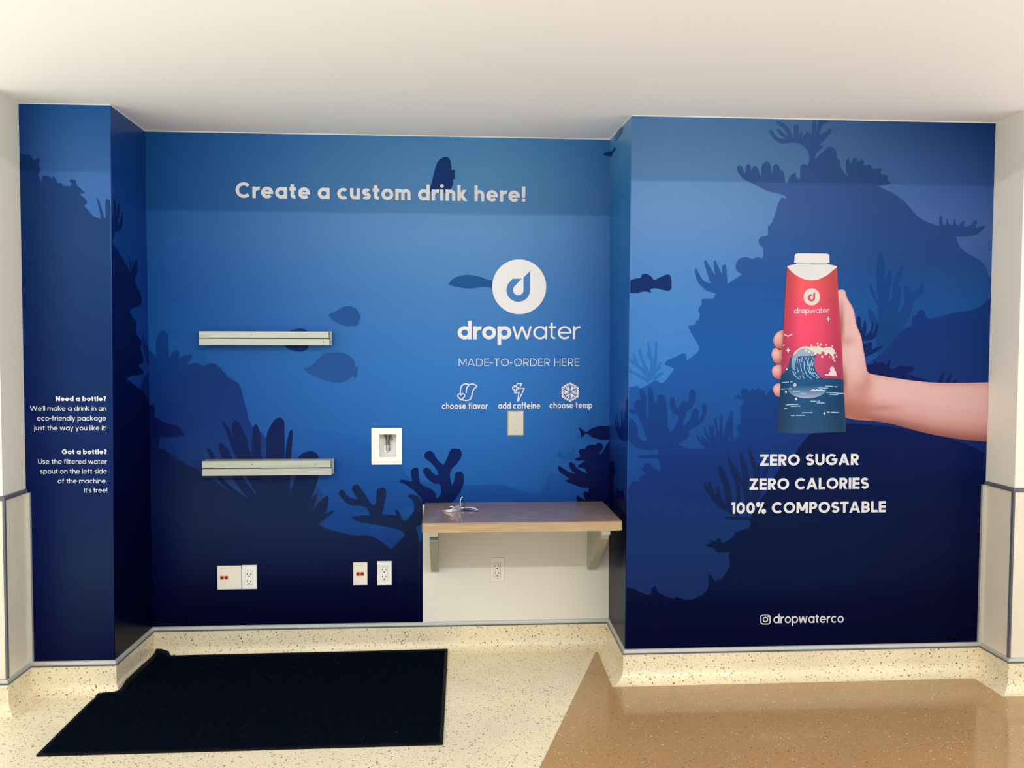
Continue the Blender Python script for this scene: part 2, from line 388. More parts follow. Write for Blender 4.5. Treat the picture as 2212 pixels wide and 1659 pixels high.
def flat(W, name, plist, m, parent, k, label):
    """one flat, non-overlapping ink mesh from any set of outlines (overlaps are merged)"""
    out = []
    if abs(W.n.y) > .5:      # outlines are first cut to the edges of the wall, then merged in the wall's own plane
        q3 = [[W.pt(p, layer(k)) for p in pl] for pl in plist]
        q2 = []
        for pl in q3:
            r = []
            for p in pl:
                c = (p.x*100, p.z*100)
                if not r or abs(c[0]-r[-1][0])+abs(c[1]-r[-1][1]) > .01: r.append(c)
            if len(r) > 2: q2.append(r)
        v, f = union(q2, 1e-4); y = q3[0][0].y
        P = [Vector((q.x/100, y, q.y/100)) for q in v]
    else:
        v, f = fill(plist[0], 7); P = [W.pt(q, layer(k)+.0008) for q in v]
    for t in f:
        a, b, c = (P[i] for i in t[:3]); nr = (b-a).cross(c-a)
        if nr.length < 1e-12: continue
        out.append(tuple(t) if nr.dot(Vector((W.n.x, W.n.y, 0))) > 0 else tuple(reversed(t)))
    return obj(name, P, out, m, parent, label)
def poly(W, name, pts, m, parent, k, label=None):
    """flat printed shape lying on wall W, k-th ink layer"""
    return flat(W, name, [pts], m, parent, k, label)
def polys(W, name, plist, m, parent, k, label=None):
    return flat(W, name, plist, m, parent, k, label)
mural = {}; CX1_ = 2.136
def sheet(seg, m, label):
    i = SEG.index(seg); c = (node(i, 0)+node(i+1, 0))/2
    r = root('wall_mural', (c.x, c.y, 0), label, 'mural'); mural[seg] = r
    v, f = sweep(i, [(0, .002), (0, MT)]+[(.001, MT-(MT-.002)*k/30) for k in range(31)])
    if seg == 'back':
        v, f = [], []; n = segn(i)
        xs = ['L', hole[0]-.006, hole[1]+.006, 1.269, 'R']; zs = [.002, .575, hole[2]-.006, hole[3]+.006, MT]
        X = lambda x, z: node(i, z).x if x == 'L' else node(i+1, z).x if x == 'R' else x
        for a in range(4):
            for b in range(4):
                if (a == 1 and b == 2) or (a == 3 and b == 0): continue
                k = len(v)
                for x, z in ((xs[a], zs[b]), (xs[a+1], zs[b]), (xs[a+1], zs[b+1]), (xs[a], zs[b+1])): v.append((X(x, z), DEP-.001, z))
                f.append((k, k+1, k+2, k+3))
    if seg == 'back':
        k = len(v)
        for x, z in ((CX1_-.004, .528), (X('R', .528), .528), (X('R', .575), .575), (CX1_-.004, .575)): v.append((x, DEP-.001, z))
        f.append((k, k+1, k+2, k+3))
    MB().add(v, f).build('vinyl_sheet', m, r)
    return r
ML = sheet('front_left', waterL, 'narrow blue sea mural on the left pillar with the bottle instructions')
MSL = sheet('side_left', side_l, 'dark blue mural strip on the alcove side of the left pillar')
MBK = sheet('back', water, 'wide blue sea mural on the recessed back wall around the round white logo')
MSR = sheet('side_right', side_r, 'narrow blue mural strip on the right side of the alcove beside the counter')
MR = sheet('front_right', waterR, 'tall blue sea mural on the right wall with a hand holding a red bottle')
WL, WSL, WB, WSR, WR = [Wall(s) for s in ('front_left', 'side_left', 'back', 'side_right', 'front_right')]

def inkmat(name, c):
    m, nt, b = base_mat(name, VR, VS); b.inputs['Base Color'].default_value = (*ink(c), 1); return m
# --- left pillar
INK[0] = .72
M_whiteL = inkmat('left white ink', (246, 243, 243))
reefL = print_mat('left reef ink', [(0,(8,16,62)),(.4,(26,46,82)),(.8,(20,40,96)),(1.3,(24,52,106)),(1.75,(35,67,118)),(2.0,(33,67,120))], [(0,(6,12,56)),(.5,(8,22,80)),(1.2,(14,36,92)),(1.9,(16,48,104))], (-.12, -.34))
poly(WL, 'reef', smooth(Z('A 140,600 205,603 215,610 270,612 275,640 300,655 320,637 343,650 330,690 348,745 333,780 340,810 357,850 360,795 395,785 450,810 455,780 490,840 505,855 525,848 540,875 600,877 610,855 592,835 600,820 645,825 655,865 728,937 680,943 740,1000 735,1035 715,1040 800,1135 860,1153 850,1090 820,968 850,1010 890,1145 903,1150 900,1010 918,980 938,1005 947,1130 1010,1150 | C 1010,1800 140,1800')), reefL, ML, 1)
# --- left alcove side
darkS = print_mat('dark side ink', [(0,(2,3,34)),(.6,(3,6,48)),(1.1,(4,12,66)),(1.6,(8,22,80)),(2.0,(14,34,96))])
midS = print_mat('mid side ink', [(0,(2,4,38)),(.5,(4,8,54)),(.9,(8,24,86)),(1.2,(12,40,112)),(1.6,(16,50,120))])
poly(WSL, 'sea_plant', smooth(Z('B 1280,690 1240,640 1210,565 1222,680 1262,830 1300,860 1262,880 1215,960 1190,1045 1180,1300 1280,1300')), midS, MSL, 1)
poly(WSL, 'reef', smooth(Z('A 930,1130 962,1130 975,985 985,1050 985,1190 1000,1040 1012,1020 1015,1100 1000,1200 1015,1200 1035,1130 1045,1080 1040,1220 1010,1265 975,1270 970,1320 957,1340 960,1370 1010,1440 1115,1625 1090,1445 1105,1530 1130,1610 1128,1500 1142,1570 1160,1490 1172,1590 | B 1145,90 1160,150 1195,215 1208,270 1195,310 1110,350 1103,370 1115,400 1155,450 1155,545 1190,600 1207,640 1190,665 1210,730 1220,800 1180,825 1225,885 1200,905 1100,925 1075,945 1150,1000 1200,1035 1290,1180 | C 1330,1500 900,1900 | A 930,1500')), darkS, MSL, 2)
# --- back wall
INK[0] = .80
M_white = inkmat('back white ink', (242, 239, 238))
hillB = print_mat('far hill ink', [(0,(20,50,120)),(.5,(22,70,145)),(.75,(30,88,165)),(.95,(38,104,182)),(1.3,(40,112,188)),(1.5,(36,108,184))], [(.5,(24,66,140)),(.8,(34,84,158)),(1.2,(24,86,162)),(1.5,(24,86,162))], (1.3, .2))
poly(WB, 'hill', smooth(Z('B 1230,620 1330,650 1450,680 1520,655 1600,645 1700,650 1750,700 1785,790 1860,815 1940,880 1990,950 2060,1250 | F 620,1165 860,1195 1100,1225 1470,1262 1545,1305 1575,1330 1590,1340 1600,1520 1850,1517 | G 1895,190 2000,222 2100,250 | I 110,700 230,730 480,745 740,735 830,745 1000,800 1130,830 1145,770 1170,755 1215,635 1280,650 1450,640 1760,640 1760,905 60,905 | G 1400,700 -400,700')), hillB, MBK, 1)
midB = print_mat('mid reef ink', [(0,(10,20,70)),(.55,(38,68,124)),(.75,(28,62,124)),(.95,(20,54,124)),(1.2,(20,54,120)),(1.45,(24,66,140))], [(0,(6,14,60)),(.6,(10,36,100)),(1.0,(14,48,118)),(1.45,(16,64,140))], (.3, 0))
poly(WB, 'reef', smooth(Z('B 1230,690 1262,690 1300,720 1335,760 1330,640 1345,570 1390,528 1430,560 1440,640 1445,770 1470,720 1510,695 1530,710 1532,765 1580,740 1630,738 1642,755 1620,790 1592,825 1680,805 1730,830 1800,808 1850,820 1890,860 1940,920 1985,950 2040,985 2060,1030 2080,1120 | F 540,1100 535,1115 580,1195 640,1230 690,1300 700,1459 | G 1000,210 1130,290 1175,355 1180,515 1180,620 -400,620')), midB, MBK, 2)
gndB = print_mat('dark ground ink', [(0,(3,5,38)),(.18,(4,9,48)),(.32,(16,28,70)),(.5,(22,40,78)),(.72,(20,38,84)),(.95,(14,30,88))], [(0,(3,4,36)),(.3,(6,14,62)),(.6,(12,28,76)),(1.0,(6,18,76))], (.22, .02))
poly(WB, 'sea_plant', smooth(Z('B 1240,1160 1300,1163 1320,1175 1322,1270 1350,1275 1400,1315 1515,1345 1580,1420 1560,1430 1450,1440 1370,1435 1350,1540 1400,1545 1460,1580 1520,1610 | C 1460,20 1600,90 1690,140 1720,200 1240,400')), gndB, MBK, 3)
blades = []
for s, wd in (('F 190,1375 225,1430 | G 330,250 700,520', 40), ('F 300,1335 340,1420 | G 470,240 740,560', 75), ('F 318,1150 370,1240 430,1400 | G 600,300', 34), ('F 425,1140 465,1300 500,1440 | G 640,260 780,600', 125), ('F 602,1172 610,1300 612,1440 | G 760,330 820,620', 76), ('F 815,1115 775,1260 770,1440 | G 770,300 820,620', 158), ('F 908,1215 890,1330 880,1450 | G 870,280 830,620', 50), ('F 1130,1430 1040,1500 | G 1040,200 960,420 860,640', 190)):
    c = smooth(Z(s), 6, False)
    blades += ribbon(c, wd/3.95, taper=lambda t: min(1, .12+2.2*math.sqrt(min(1, t*1.6))*.6))
polys(WB, 'sea_plant', blades, gndB, MBK, 4)
fan = []
for s, wd in (('G 1120,350 1080,430 1000,640', 60), ('G 1215,365 1170,450 1060,640', 95), ('G 1275,485 1190,535 1040,650', 40)):
    fan += ribbon(smooth(Z(s), 6, False), wd/3.95, taper=lambda t: min(1, .25+1.6*t))
polys(WB, 'coral', fan, gndB, MBK, 5)
poly(WB, 'reef', smooth(Z('G -400,180 120,180 190,200 270,245 415,345 560,400 700,418 800,520 860,545 975,552 1145,585 1142,610 1240,650 1440,695 1560,695 1640,730 1700,770 1752,810 1785,790 1870,700 1860,670 1800,640 1600,600 1480,580 1418,545 1480,530 1580,525 1530,450 1400,435 1310,350 1320,315 1345,308 1400,370 1475,390 1420,300 1440,270 1480,268 1530,340 1580,420 1610,437 1630,420 1635,310 1670,290 1710,300 1715,350 1700,435 1680,520 1800,525 1795,490 1810,478 1840,520 1850,555 1880,572 1930,520 1955,470 1940,400 1895,360 1930,345 1985,365 2015,410 2023,440 2023,590 1965,635 1990,690 1995,745 2023,745 2023,1700 -400,1700')), gndB, MBK, 6)
coralB = print_mat('tall coral ink', [(0,(4,10,50)),(.3,(10,24,70)),(.55,(8,20,76)),(.7,(12,34,92)),(.9,(10,30,92))])
poly(WB, 'coral', smooth(Z('G 1825,240 1850,220 1940,240 1925,150 1960,118 1990,130 2005,250 2100,300 2140,345 | I 240,855 285,825 278,735 230,730 165,680 135,620 160,593 190,605 225,645 265,660 250,610 200,550 150,510 150,470 185,450 220,465 260,530 308,570 340,510 370,440 415,430 455,445 462,490 430,550 375,610 362,660 380,750 400,700 410,640 450,625 478,650 480,720 455,790 400,870 340,912 160,912 128,900 125,870 95,830 60,790 20,760 -40,725')), coralB, MBK, 7)
dkR = print_mat('dark coral ink', [(0,(3,4,40)),(.55,(4,8,58)),(.75,(8,22,82)),(1.0,(8,22,78))])
faint = print_mat('faint coral ink', [(.5,(20,80,150)),(1.0,(28,96,166)),(1.3,(40,110,176))])
for s in ('I 1270,490 1285,470 1300,445 1320,480 1345,495 1350,462 1395,468 1410,430 1430,430 1437,455 1430,510 1440,530 1390,525 1320,520', 'I 1435,310 1460,303 1540,335 1600,345 1590,362 1500,355 1450,335', 'I 1540,240 1552,222 1565,240 1560,280 1540,280'):
    poly(WB, 'coral', smooth(Z(s)), faint, MBK, 2)
poly(WB, 'coral', smooth(Z('I 1780,350 1720,370 1680,430 1650,478 1630,470 1665,430 1660,395 1625,382 1600,400 1560,398 1530,410 1515,430 1475,435 1460,460 1475,495 1430,515 1440,530 1520,535 1460,570 1460,590 1510,600 1535,645 1480,620 1440,590 1420,560 1390,545 1380,565 1395,610 1440,650 1380,630 1300,580 1283,590 1300,630 1390,690 1335,703 1400,730 1500,765 1545,760 1540,800 1510,795 1500,820 1520,872 1450,830 1440,850 1470,905 1780,905')), dkR, MBK, 8)
fishA = print_mat('pale fish ink', [(1.1,(38,84,152)),(1.35,(40,84,152)),(1.6,(30,84,142))])
fishD = print_mat('dark fish ink', [(.8,(6,10,48)),(1.2,(14,44,112)),(1.7,(24,60,124)),(2.2,(26,58,116))])
fishB = print_mat('long fish ink', [(1.5,(28,84,148)),(1.7,(30,86,146))])
poly(WB, 'fish', smooth(Z('E 1745,605 1775,575 1800,480 1830,370 1860,330 1900,313 1925,315 1950,350 1957,430 1975,420 1985,440 1985,500 1970,505 1968,550 1945,590 1900,618 1850,615 1800,608')), fishD, MBK, 3)
poly(WB, 'fish', smooth(Z('H 270,372 310,325 380,297 450,292 530,305 620,335 720,345 720,420 660,408 580,393 520,400 440,407 340,395')), fishB, MBK, 3)
poly(WB, 'fish', smooth(Z('F 1215,238 1280,210 1350,170 1400,163 1450,180 1478,215 1478,240 1490,228 1500,255 1490,292 1475,283 1478,310 1460,330 1400,335 1330,322 1270,290')), fishA, MBK, 3)
poly(WB, 'fish', smooth(Z('F 1010,690 1060,682 1110,640 1180,575 1280,556 1370,570 1430,610 1450,660 1445,690 1425,698 1472,672 1472,720 1460,775 1425,762 1380,800 1310,817 1220,805 1120,770 1040,730')), fishA, MBK, 3)
poly(WB, 'fish', smooth(Z('F 820,440 880,385 940,360 990,352 1035,370 1060,430 1055,500 1035,535 980,552 910,540 850,505')), fishD, MBK, 3)
poly(WB, 'fish', smooth(Z('I 1455,248 1490,265 1525,287 1580,255 1650,237 1722,240 1745,240 1745,352 1722,352 1660,355 1580,335 1525,300 1500,325 1482,335 1475,290')), dkR, MBK, 9)
poly(WB, 'fish', smooth(Z('K 90,447 110,432 145,420 175,428 175,465 150,466 110,462')), fishD, MBK, 3)
# --- right alcove side
poly(WSR, 'fish', smooth(Z('K 150,425 170,418 190,385 200,405 180,432 165,465 150,465')), fishD, MSR, 3)
poly(WSR, 'fish', smooth(Z('K 192,320 205,270 235,225 255,205 258,245 235,290 205,330')), print_mat('roof fish ink', [(2.1,(50,96,150)),(2.3,(56,100,150))]), MSR, 3)
gsd = print_mat('side grass ink', [(.6,(6,20,78)),(1.1,(8,36,106))])
poly(WSR, 'sea_plant', smooth(Z('M 305,950 290,960 280,1080 262,1180 255,1035 245,1180 228,1200 210,1070 215,1200 190,1110 200,1200 225,1270 248,1310 315,1320')), gsd, MSR, 1)
poly(WSR, 'reef', smooth(Z('I 1700,505 1722,520 1750,540 1770,530 1765,590 1780,610 1765,670 1755,740 1760,800 1780,850 1795,750 1815,800 1840,780 1860,880 1885,905 | C 5400,1900 5100,1900')), print_mat('side reef ink', [(0,(3,5,40)),(.6,(4,10,56)),(.9,(6,16,66))]), MSR, 2)
# --- right wall
INK[0] = .69
M_whiteR = inkmat('right white ink', (242, 239, 238))
reef1 = print_mat('tall reef ink', [(.5,(20,60,130)),(1.0,(30,82,158)),(1.3,(32,94,172)),(1.6,(38,88,160)),(1.9,(58,92,152)),(2.05,(60,92,150)),(2.3,(60,98,158))], [(.5,(16,44,110)),(1.0,(16,56,128)),(1.5,(26,80,150)),(1.7,(34,70,130)),(2.0,(40,72,128)),(2.3,(30,66,122))], (2.75, 3.5))
poly(WR, 'reef', smooth(Z('K 1232,560 1250,542 1275,555 1300,620 1305,560 1322,530 1345,545 1355,600 1365,560 1385,547 1410,570 1435,640 1445,540 1485,508 1515,530 1530,630 1540,550 1570,530 1595,555 1600,600 1615,578 1630,610 1648,695 1660,690 1690,630 1730,605 1742,650 1770,655 1772,555 1800,530 1840,545 1850,470 1830,410 1770,360 1700,350 1620,358 1560,330 1520,280 1508,250 1530,240 1550,270 1590,310 1650,318 1610,290 1570,240 1590,230 1640,280 1670,290 1630,230 1565,185 1580,163 1630,185 1670,220 1715,310 1715,205 1755,200 1760,290 1775,255 1790,250 1785,320 1810,275 1835,255 1865,270 1870,310 1875,180 1890,150 1905,170 1905,250 1930,145 1970,145 2010,175 1960,200 1935,290 2030,225 2035,260 1985,320 1930,370 1960,375 1960,395 1910,440 1895,490 1960,430 2010,385 2050,390 2080,420 2085,480 2110,500 2115,560 2150,610 | L 710,635 690,580 695,500 715,478 730,530 750,490 780,473 790,515 820,495 845,505 845,540 900,535 910,555 920,575 985,570 1000,580 985,610 1060,635 1045,660 1080,690 1050,705 965,722 1100,785 1200,860 1290,965 1370,1020 1485,1060 1490,975 1510,980 1518,1040 1545,1050 1555,990 1570,1040 1605,1045 1615,983 1635,1045 1660,1050 1690,1015 1705,1030 1700,1060 1740,1060 1795,1010 1812,1020 1795,1080 1870,1055 1875,1070 1830,1120 1770,1145 1630,1150 1660,1230 1720,1290 1830,1350 1890,1420 1920,1500 1990,1515 | Q 1990,1200 | P 250,1200 | M 200,860 340,850 390,845 400,865 470,835 535,800 600,820 660,750 700,695 610,660 640,625 720,590 770,565 800,585 800,630 880,570 905,540 905,500 840,390 818,335 875,320 880,290 905,280 915,230 905,215 905,180 930,150 935,105 1025,100 1050,55 1000,40 | K 970,1610 900,1540 868,1440 885,1420 940,1520 1005,1550 950,1370 965,1350 1045,1480 1032,1370 1045,1350 1105,1470 1105,1410 1120,1388 1140,1400 1150,1555 1275,1470 1230,1440 1222,1390 1250,1340 1310,1325 1360,1340 1410,1322 1445,1335 1458,1290 1450,1240 1425,1220 1415,1180 1440,1150 1495,1135 1495,1070 1530,1030 1550,980 1580,880 1610,820 1650,825 1650,810 1600,785 1500,765 1380,705 1290,660 1240,600')), reef1, MR, 1)
twig = []
for s in ('M 490,800 420,700 340,640 290,600', 'M 495,790 440,660 410,590 402,530', 'M 520,740 500,620 480,520 472,470', 'M 528,720 540,560 545,465', 'M 490,810 400,760 290,700', 'M 380,660 355,590 350,570', 'M 530,660 480,590 462,560', 'M 510,760 560,690 580,640', 'M 520,790 570,750 598,732', 'M 505,770 500,720 498,700'):
    twig += ribbon(smooth(Z(s), 4, False), 24/3.95, taper=lambda t: 1.2-.5*t)
polys(WR, 'coral', twig, print_mat('twig coral ink', [(1.0,(40,108,182)),(1.4,(48,118,192))]), MR, 2)
pl1 = print_mat('back plant ink', [(.9,(22,56,120)),(1.3,(20,66,130)),(1.7,(24,66,132))])
poly(WR, 'sea_plant', smooth(Z('N 940,800 950,640 905,540 880,480 885,430 915,440 965,520 965,410 920,310 890,250 897,212 925,260 965,380 955,180 962,-20 980,-65 1005,-45 1020,60 1020,205 1060,90 1080,100 1080,200 1045,370 1085,330 1100,180 1165,55 1185,60 1170,130 1130,240 1165,230 1155,320 1130,470 1190,380 1185,230 1215,225 1245,265 1290,265 1340,210 1360,215 1350,290 1270,360 1240,480 1165,615 1100,800')), pl1, MR, 3)
reef2 = print_mat('middle reef ink', [(0,(6,14,64)),(.25,(26,46,104)),(.5,(22,54,112)),(.75,(20,50,120)),(.95,(22,60,130)),(1.2,(24,68,138)),(1.4,(16,60,134))], [(.2,(12,24,78)),(.8,(20,36,106)),(1.1,(22,52,118)),(1.4,(20,54,122))], (2.7, 3.3))
poly(WR, 'reef', smooth(Z('M 250,1035 295,1035 360,1050 355,990 385,960 410,965 400,890 410,873 440,890 460,960 455,1060 470,1130 475,1000 470,890 490,848 512,880 525,970 550,1000 555,935 580,915 615,940 635,1040 640,1200 660,1235 690,1215 720,1160 730,1100 680,1070 662,1000 665,955 685,940 700,960 705,1010 735,1058 745,1000 775,975 800,985 820,960 830,885 850,873 875,890 875,960 850,1020 805,1060 790,1100 770,1190 830,1130 850,1050 880,1033 905,1060 900,1140 935,1080 935,1010 955,995 975,1015 970,1080 930,1160 870,1200 825,1220 820,1270 780,1310 725,1340 800,1375 900,1383 1000,1380 | M 1090,1350 1190,1310 1245,1270 1225,1190 1265,1160 1260,1040 1300,970 1220,945 1230,925 1270,930 1265,885 1290,865 1330,880 1350,900 1360,870 1390,880 1410,860 1440,885 1465,880 1470,920 1480,935 1510,880 1540,885 1600,900 1900,850 | N 600,760 840,800 860,900 1000,800 1165,615 1260,560 1255,490 1290,480 1310,440 1350,435 1370,490 1400,510 1450,500 1600,460 1780,430 1880,370 1945,305 1990,300 | Q 1990,1600 | P 200,1600 200,215 300,215 320,185 345,153 390,155 400,140 | M 390,1640 410,1615 460,1590 410,1560 430,1540 440,1520 460,1500 500,1515 520,1540 565,1575 580,1540 560,1460 400,1462 390,1447 400,1433 555,1430 560,1387 480,1390 380,1370 295,1300 250,1290 250,1120 310,1118 340,1128 370,1165 388,1210 385,1275 430,1312 468,1310 375,1060 360,1085 295,1062 250,1062')), reef2, MR, 4)
gr = []
for s, wd in (('M 1010,1390 930,1320 882,1255', 26), ('M 1030,1385 960,1310 930,1270', 28), ('M 1050,1380 980,1270 946,1190', 24), ('M 1060,1380 1015,1260 992,1175', 26), ('M 1040,1320 1020,1230 1025,1180', 24), ('M 1085,1370 1065,1240 1040,1110', 24), ('M 1095,1380 1095,1230 1100,1080', 26), ('M 1115,1370 1140,1230 1160,1105', 26), ('M 1120,1360 1160,1240 1182,1150', 26), ('M 1170,1280 1182,1150 1184,1060', 36), ('M 1130,1370 1185,1300 1198,1262', 20)):
    gr += ribbon(smooth(Z(s), 5, False), wd/3.95, taper=lambda t: 1.25*math.sqrt(max(.01, 1-t))+.08)
polys(WR, 'sea_plant', gr, reef2, MR, 5)
poly(WR, 'coral', smooth(Z('N 770,620 785,510 797,480 815,500 818,560 830,610 848,520 857,520 865,600 850,660 900,610 915,505 927,560 915,640 945,590 953,540 965,560 950,660 900,690 830,700 850,720 900,705 915,720 910,770 1000,735 1005,745 950,790 860,830 780,800')), print_mat('thumb coral ink', [(1.0,(12,30,88)),(1.4,(16,42,100))]), MR, 5)
dkt = print_mat('dark ridge ink', [(.9,(10,22,84)),(1.2,(12,28,90))])
poly(WR, 'reef', smooth(Z('N 800,920 870,905 930,890 940,850 955,885 1000,880 1005,862 1015,895 1040,895 1060,860 1075,870 1060,920 1100,935 1160,905 1270,920 1265,950 1200,980 1350,1020 1440,1060 | N 1440,1200 800,1200')), dkt, MR, 5)
gr = []
for s in ('N 1480,1075 1510,1010 1528,965', 'N 1545,1075 1570,1020 1588,980', 'N 1600,1070 1625,1040 1640,1020'): gr += ribbon(Z(s), 34/3.95, taper=lambda t: 1.2-.9*t)
polys(WR, 'sea_plant', gr, dkt, MR, 5)
reef3 = print_mat('dark front reef ink', [(0,(2,6,44)),(.2,(3,10,52)),(.3,(6,24,64)),(.6,(6,27,68)),(.85,(5,24,72)),(1.1,(6,26,84))], [(0,(1,3,40)),(.2,(2,6,46)),(.4,(9,17,56)),(.7,(5,19,70)),(.95,(8,26,88))], (2.9, 3.7))
poly(WR, 'reef', smooth(Z('P 1600,30 1590,60 1540,130 1480,250 1430,310 1345,480 1345,530 1320,560 1220,590 1190,640 1110,680 1090,650 1060,645 1050,670 990,655 1010,685 960,700 1000,720 1040,730 1060,765 1150,760 1175,750 1160,800 1170,880 1120,960 1080,1010 1070,985 1045,1010 1010,955 990,945 985,1060 950,1110 870,1155 790,1165 720,1140 690,1155 620,1135 560,1100 535,1045 500,1080 495,1120 440,1115 340,1070 285,1060 200,1040 200,1700 | Q 1990,1700 | N 1990,1720 1880,1659 1760,1600 1660,1560 1400,1480 1000,1420 700,1400 | M 2000,1190 1850,1260 1790,1330 1720,1430 1640,1530')), reef3, MR, 6)
kelp = []
for s, wd in (('P 950,175 1000,260 1100,370 1250,440', 36), ('P 995,150 1010,230 1090,330 1200,430', 32), ('P 1068,200 1075,280 1110,350', 30), ('P 1085,20 1100,80 1150,220 1170,380', 56), ('P 1155,-60 1190,50 1235,180 1250,400', 34), ('P 1262,-90 1295,60 1310,180 1330,400', 48), ('P 1335,-125 1370,0 1390,100 1390,400', 34), ('P 1500,10 1460,120 1400,300', 40), ('P 1420,0 1400,120 1360,320', 36), ('P 1210,20 1260,150 1330,300', 24), ('P 1125,466 1200,472 1345,475', 22)):
    kelp += ribbon(smooth(Z(s), 5, False), wd/3.95, taper=lambda t: min(1, .35+2.5*t))
polys(WR, 'sea_plant', kelp, print_mat('kelp ink', [(.4,(12,26,66)),(.9,(22,42,92))]), MR, 7)
poly(WR, 'fish', smooth(Z('K 290,1580 300,1540 340,1515 410,1500 420,1475 455,1466 500,1490 525,1520 570,1500 630,1474 660,1480 672,1520 672,1590 650,1612 600,1605 540,1590 492,1600 502,1628 440,1618 370,1632 310,1625')), print_mat('angler fish ink', [(1.4,(14,48,108)),(1.6,(14,46,106))]), MR, 3)

# ------------------------------------------------------------------ geometric sans lettering drawn from strokes
CAP, ASC, DSC = 1.38, 1.42, -.42
def arc(cx, cy, rx, ry, a0, a1, n=22): return [(cx+rx*math.cos(math.radians(a0+(a1-a0)*t/n)), cy+ry*math.sin(math.radians(a0+(a1-a0)*t/n))) for t in range(n+1)]
def glyph(ch, w):
    """-> advance width, [strokes], [polygons]; x-height = 1"""
    h = w/2; st, pg = [], []; r = .51-h; o = (.51, .5)
    def bar(x0, y0, x1, y1):
        if x0 == x1: pg.append([(x0-h, y0), (x0+h, y0), (x0+h, y1), (x0-h, y1)])
        else: pg.append([(x0, y0-h), (x1, y0-h), (x1, y0+h), (x0, y0+h)])
    def leg(x0, y0, x1, y1, k=1):
        q = h*k*math.hypot(x1-x0, y1-y0)/abs(y1-y0); pg.append([(x0-q, y0), (x0+q, y0), (x1+q, y1), (x1-q, y1)])
    def S(x, y, W, H):
        rx, ry = W/2-h, (H-w)/4; cx = x+W/2
        st.append(arc(cx, y+H-h-ry, rx*.98, ry, 28, 262, 22)+arc(cx, y+h+ry, rx, ry, 82, -152, 22)[1:])
    if ch in 'oadbpqgce':
        if ch == 'c': st.append(arc(*o, r, r, 48, 312, 30)); return .92, st, pg
        if ch == 'e':
            st.append(arc(*o, r, r, 0, 318, 34)); k = min(h*.85, .13); pg.append([(.51-r, .5-k), (.51+r+h*.9, .5-k), (.51+r+h, .5+k*.6), (.51-r, .5+k)]); return 1.02, st, pg
        st.append(arc(*o, r, r, 0, 360, 40))
        if ch == 'a': bar(.51+r, 0, .51+r, 1)
        if ch == 'd': bar(.51+r, 0, .51+r, ASC)
        if ch == 'q': bar(.51+r, DSC, .51+r, 1)
        if ch == 'b': bar(.51-r, 0, .51-r, ASC)
        if ch == 'p': bar(.51-r, DSC, .51-r, 1)
        if ch == 'g': bar(.51+r, .02, .51+r, 1); st.append([(.51+r, .05)]+arc(.51, -.02+.02, r, .44-h, 0, -142, 18))
        return 1.02, st, pg
    if ch in 'nhmr':
        bar(h, 0, h, ASC if ch == 'h' else 1)
        if ch == 'r': st.append(arc(h+.42, .5, .42, .5-h, 175, 82, 14)); return .56, st, pg
        W = .80 if ch == 'm' else .86; q = (W-w)/2
        for k in range(2 if ch == 'm' else 1):
            x = k*(W-w)+h; st.append(arc(x+q, 1-h-q*1.0, q, q, 180, 0, 20)+[(x+2*q, 0)])
        return (2*W-w if ch == 'm' else W), st, pg
    if ch == 'u':
        q = (.86-w)/2; st.append([(h, 1)]+arc(h+q, h+q, q, q, 180, 360, 20)); bar(h+2*q, 0, h+2*q, 1); return .86, st, pg
    if ch == 's': S(0, 0, .74, 1); return .74, st, pg
    if ch == 't': st.append([(.2+h*.4, 1.28), (.2+h*.4, .26)]+arc(.2+h*.4+.24, .24+h*.2, .24, .24-h*.8, 180, 275, 10)); bar(0, 1-h, .56, 1-h); return .58, st, pg
    if ch == 'f': st.append([(.2+h*.4, 0), (.2+h*.4, 1.16)]+arc(.2+h*.4+.22, 1.17, .22, .25-h, 180, 88, 10)); bar(0, 1-h, .54, 1-h); return .56, st, pg
    if ch == 'i': bar(h, 0, h, 1); pg.append(disc(h, 1.28+h*.2, h*1.12, n=14)); return w, st, pg
    if ch == 'j': st.append([(h+.1, 1), (h+.1, -.2)]+arc(h+.1-.2, -.2, .2, .22-h*.6, 0, -75, 8)); pg.append(disc(h+.1, 1.28+h*.2, h*1.12, n=14)); return w+.1, st, pg
    if ch == 'l': bar(h, 0, h, ASC); return w, st, pg
    if ch == 'k': bar(h, 0, h, ASC); leg(h+.1, .38, .70-h*.4, 1); leg(.36, .50, .80-h*.6, 0); return .84, st, pg
    if ch == 'v': leg(.46, 0, h*1.15, 1); leg(.46, 0, .92-h*1.15, 1); return .92, st, pg
    if ch == 'w': leg(.36, 0, h*1.1, 1); leg(.36, 0, .72, 1); leg(1.08, 0, .72, 1); leg(1.08, 0, 1.44-h*1.1, 1); return 1.44, st, pg
    if ch == 'y': leg(.46, .02, h*1.15, 1); leg(.26, DSC, .92-h*1.15, 1); return .92, st, pg
    R = CAP/2-h; O = (CAP/2, CAP/2)
    if ch in 'OCGD0':
        if ch == 'O': st.append(arc(*O, R, R, 0, 360, 48)); return CAP, st, pg
        if ch == '0': st.append(arc(.5, CAP/2, .5-h, R, 0, 360, 44)); return 1.0, st, pg
        if ch == 'D': bar(h, 0, h, CAP); st.append([(h, CAP-h), (.5, CAP-h)]+arc(.5, CAP/2, .68-h, R, 90, -90, 26)+[(h, h)]); return 1.18, st, pg
        if ch == 'C': st.append(arc(*O, R, R, 44, 316, 36)); return 1.24, st, pg
        st.append(arc(*O, R, R, 44, 360, 40)); bar(CAP/2+.02, CAP/2, CAP-h*.05, CAP/2); return CAP, st, pg
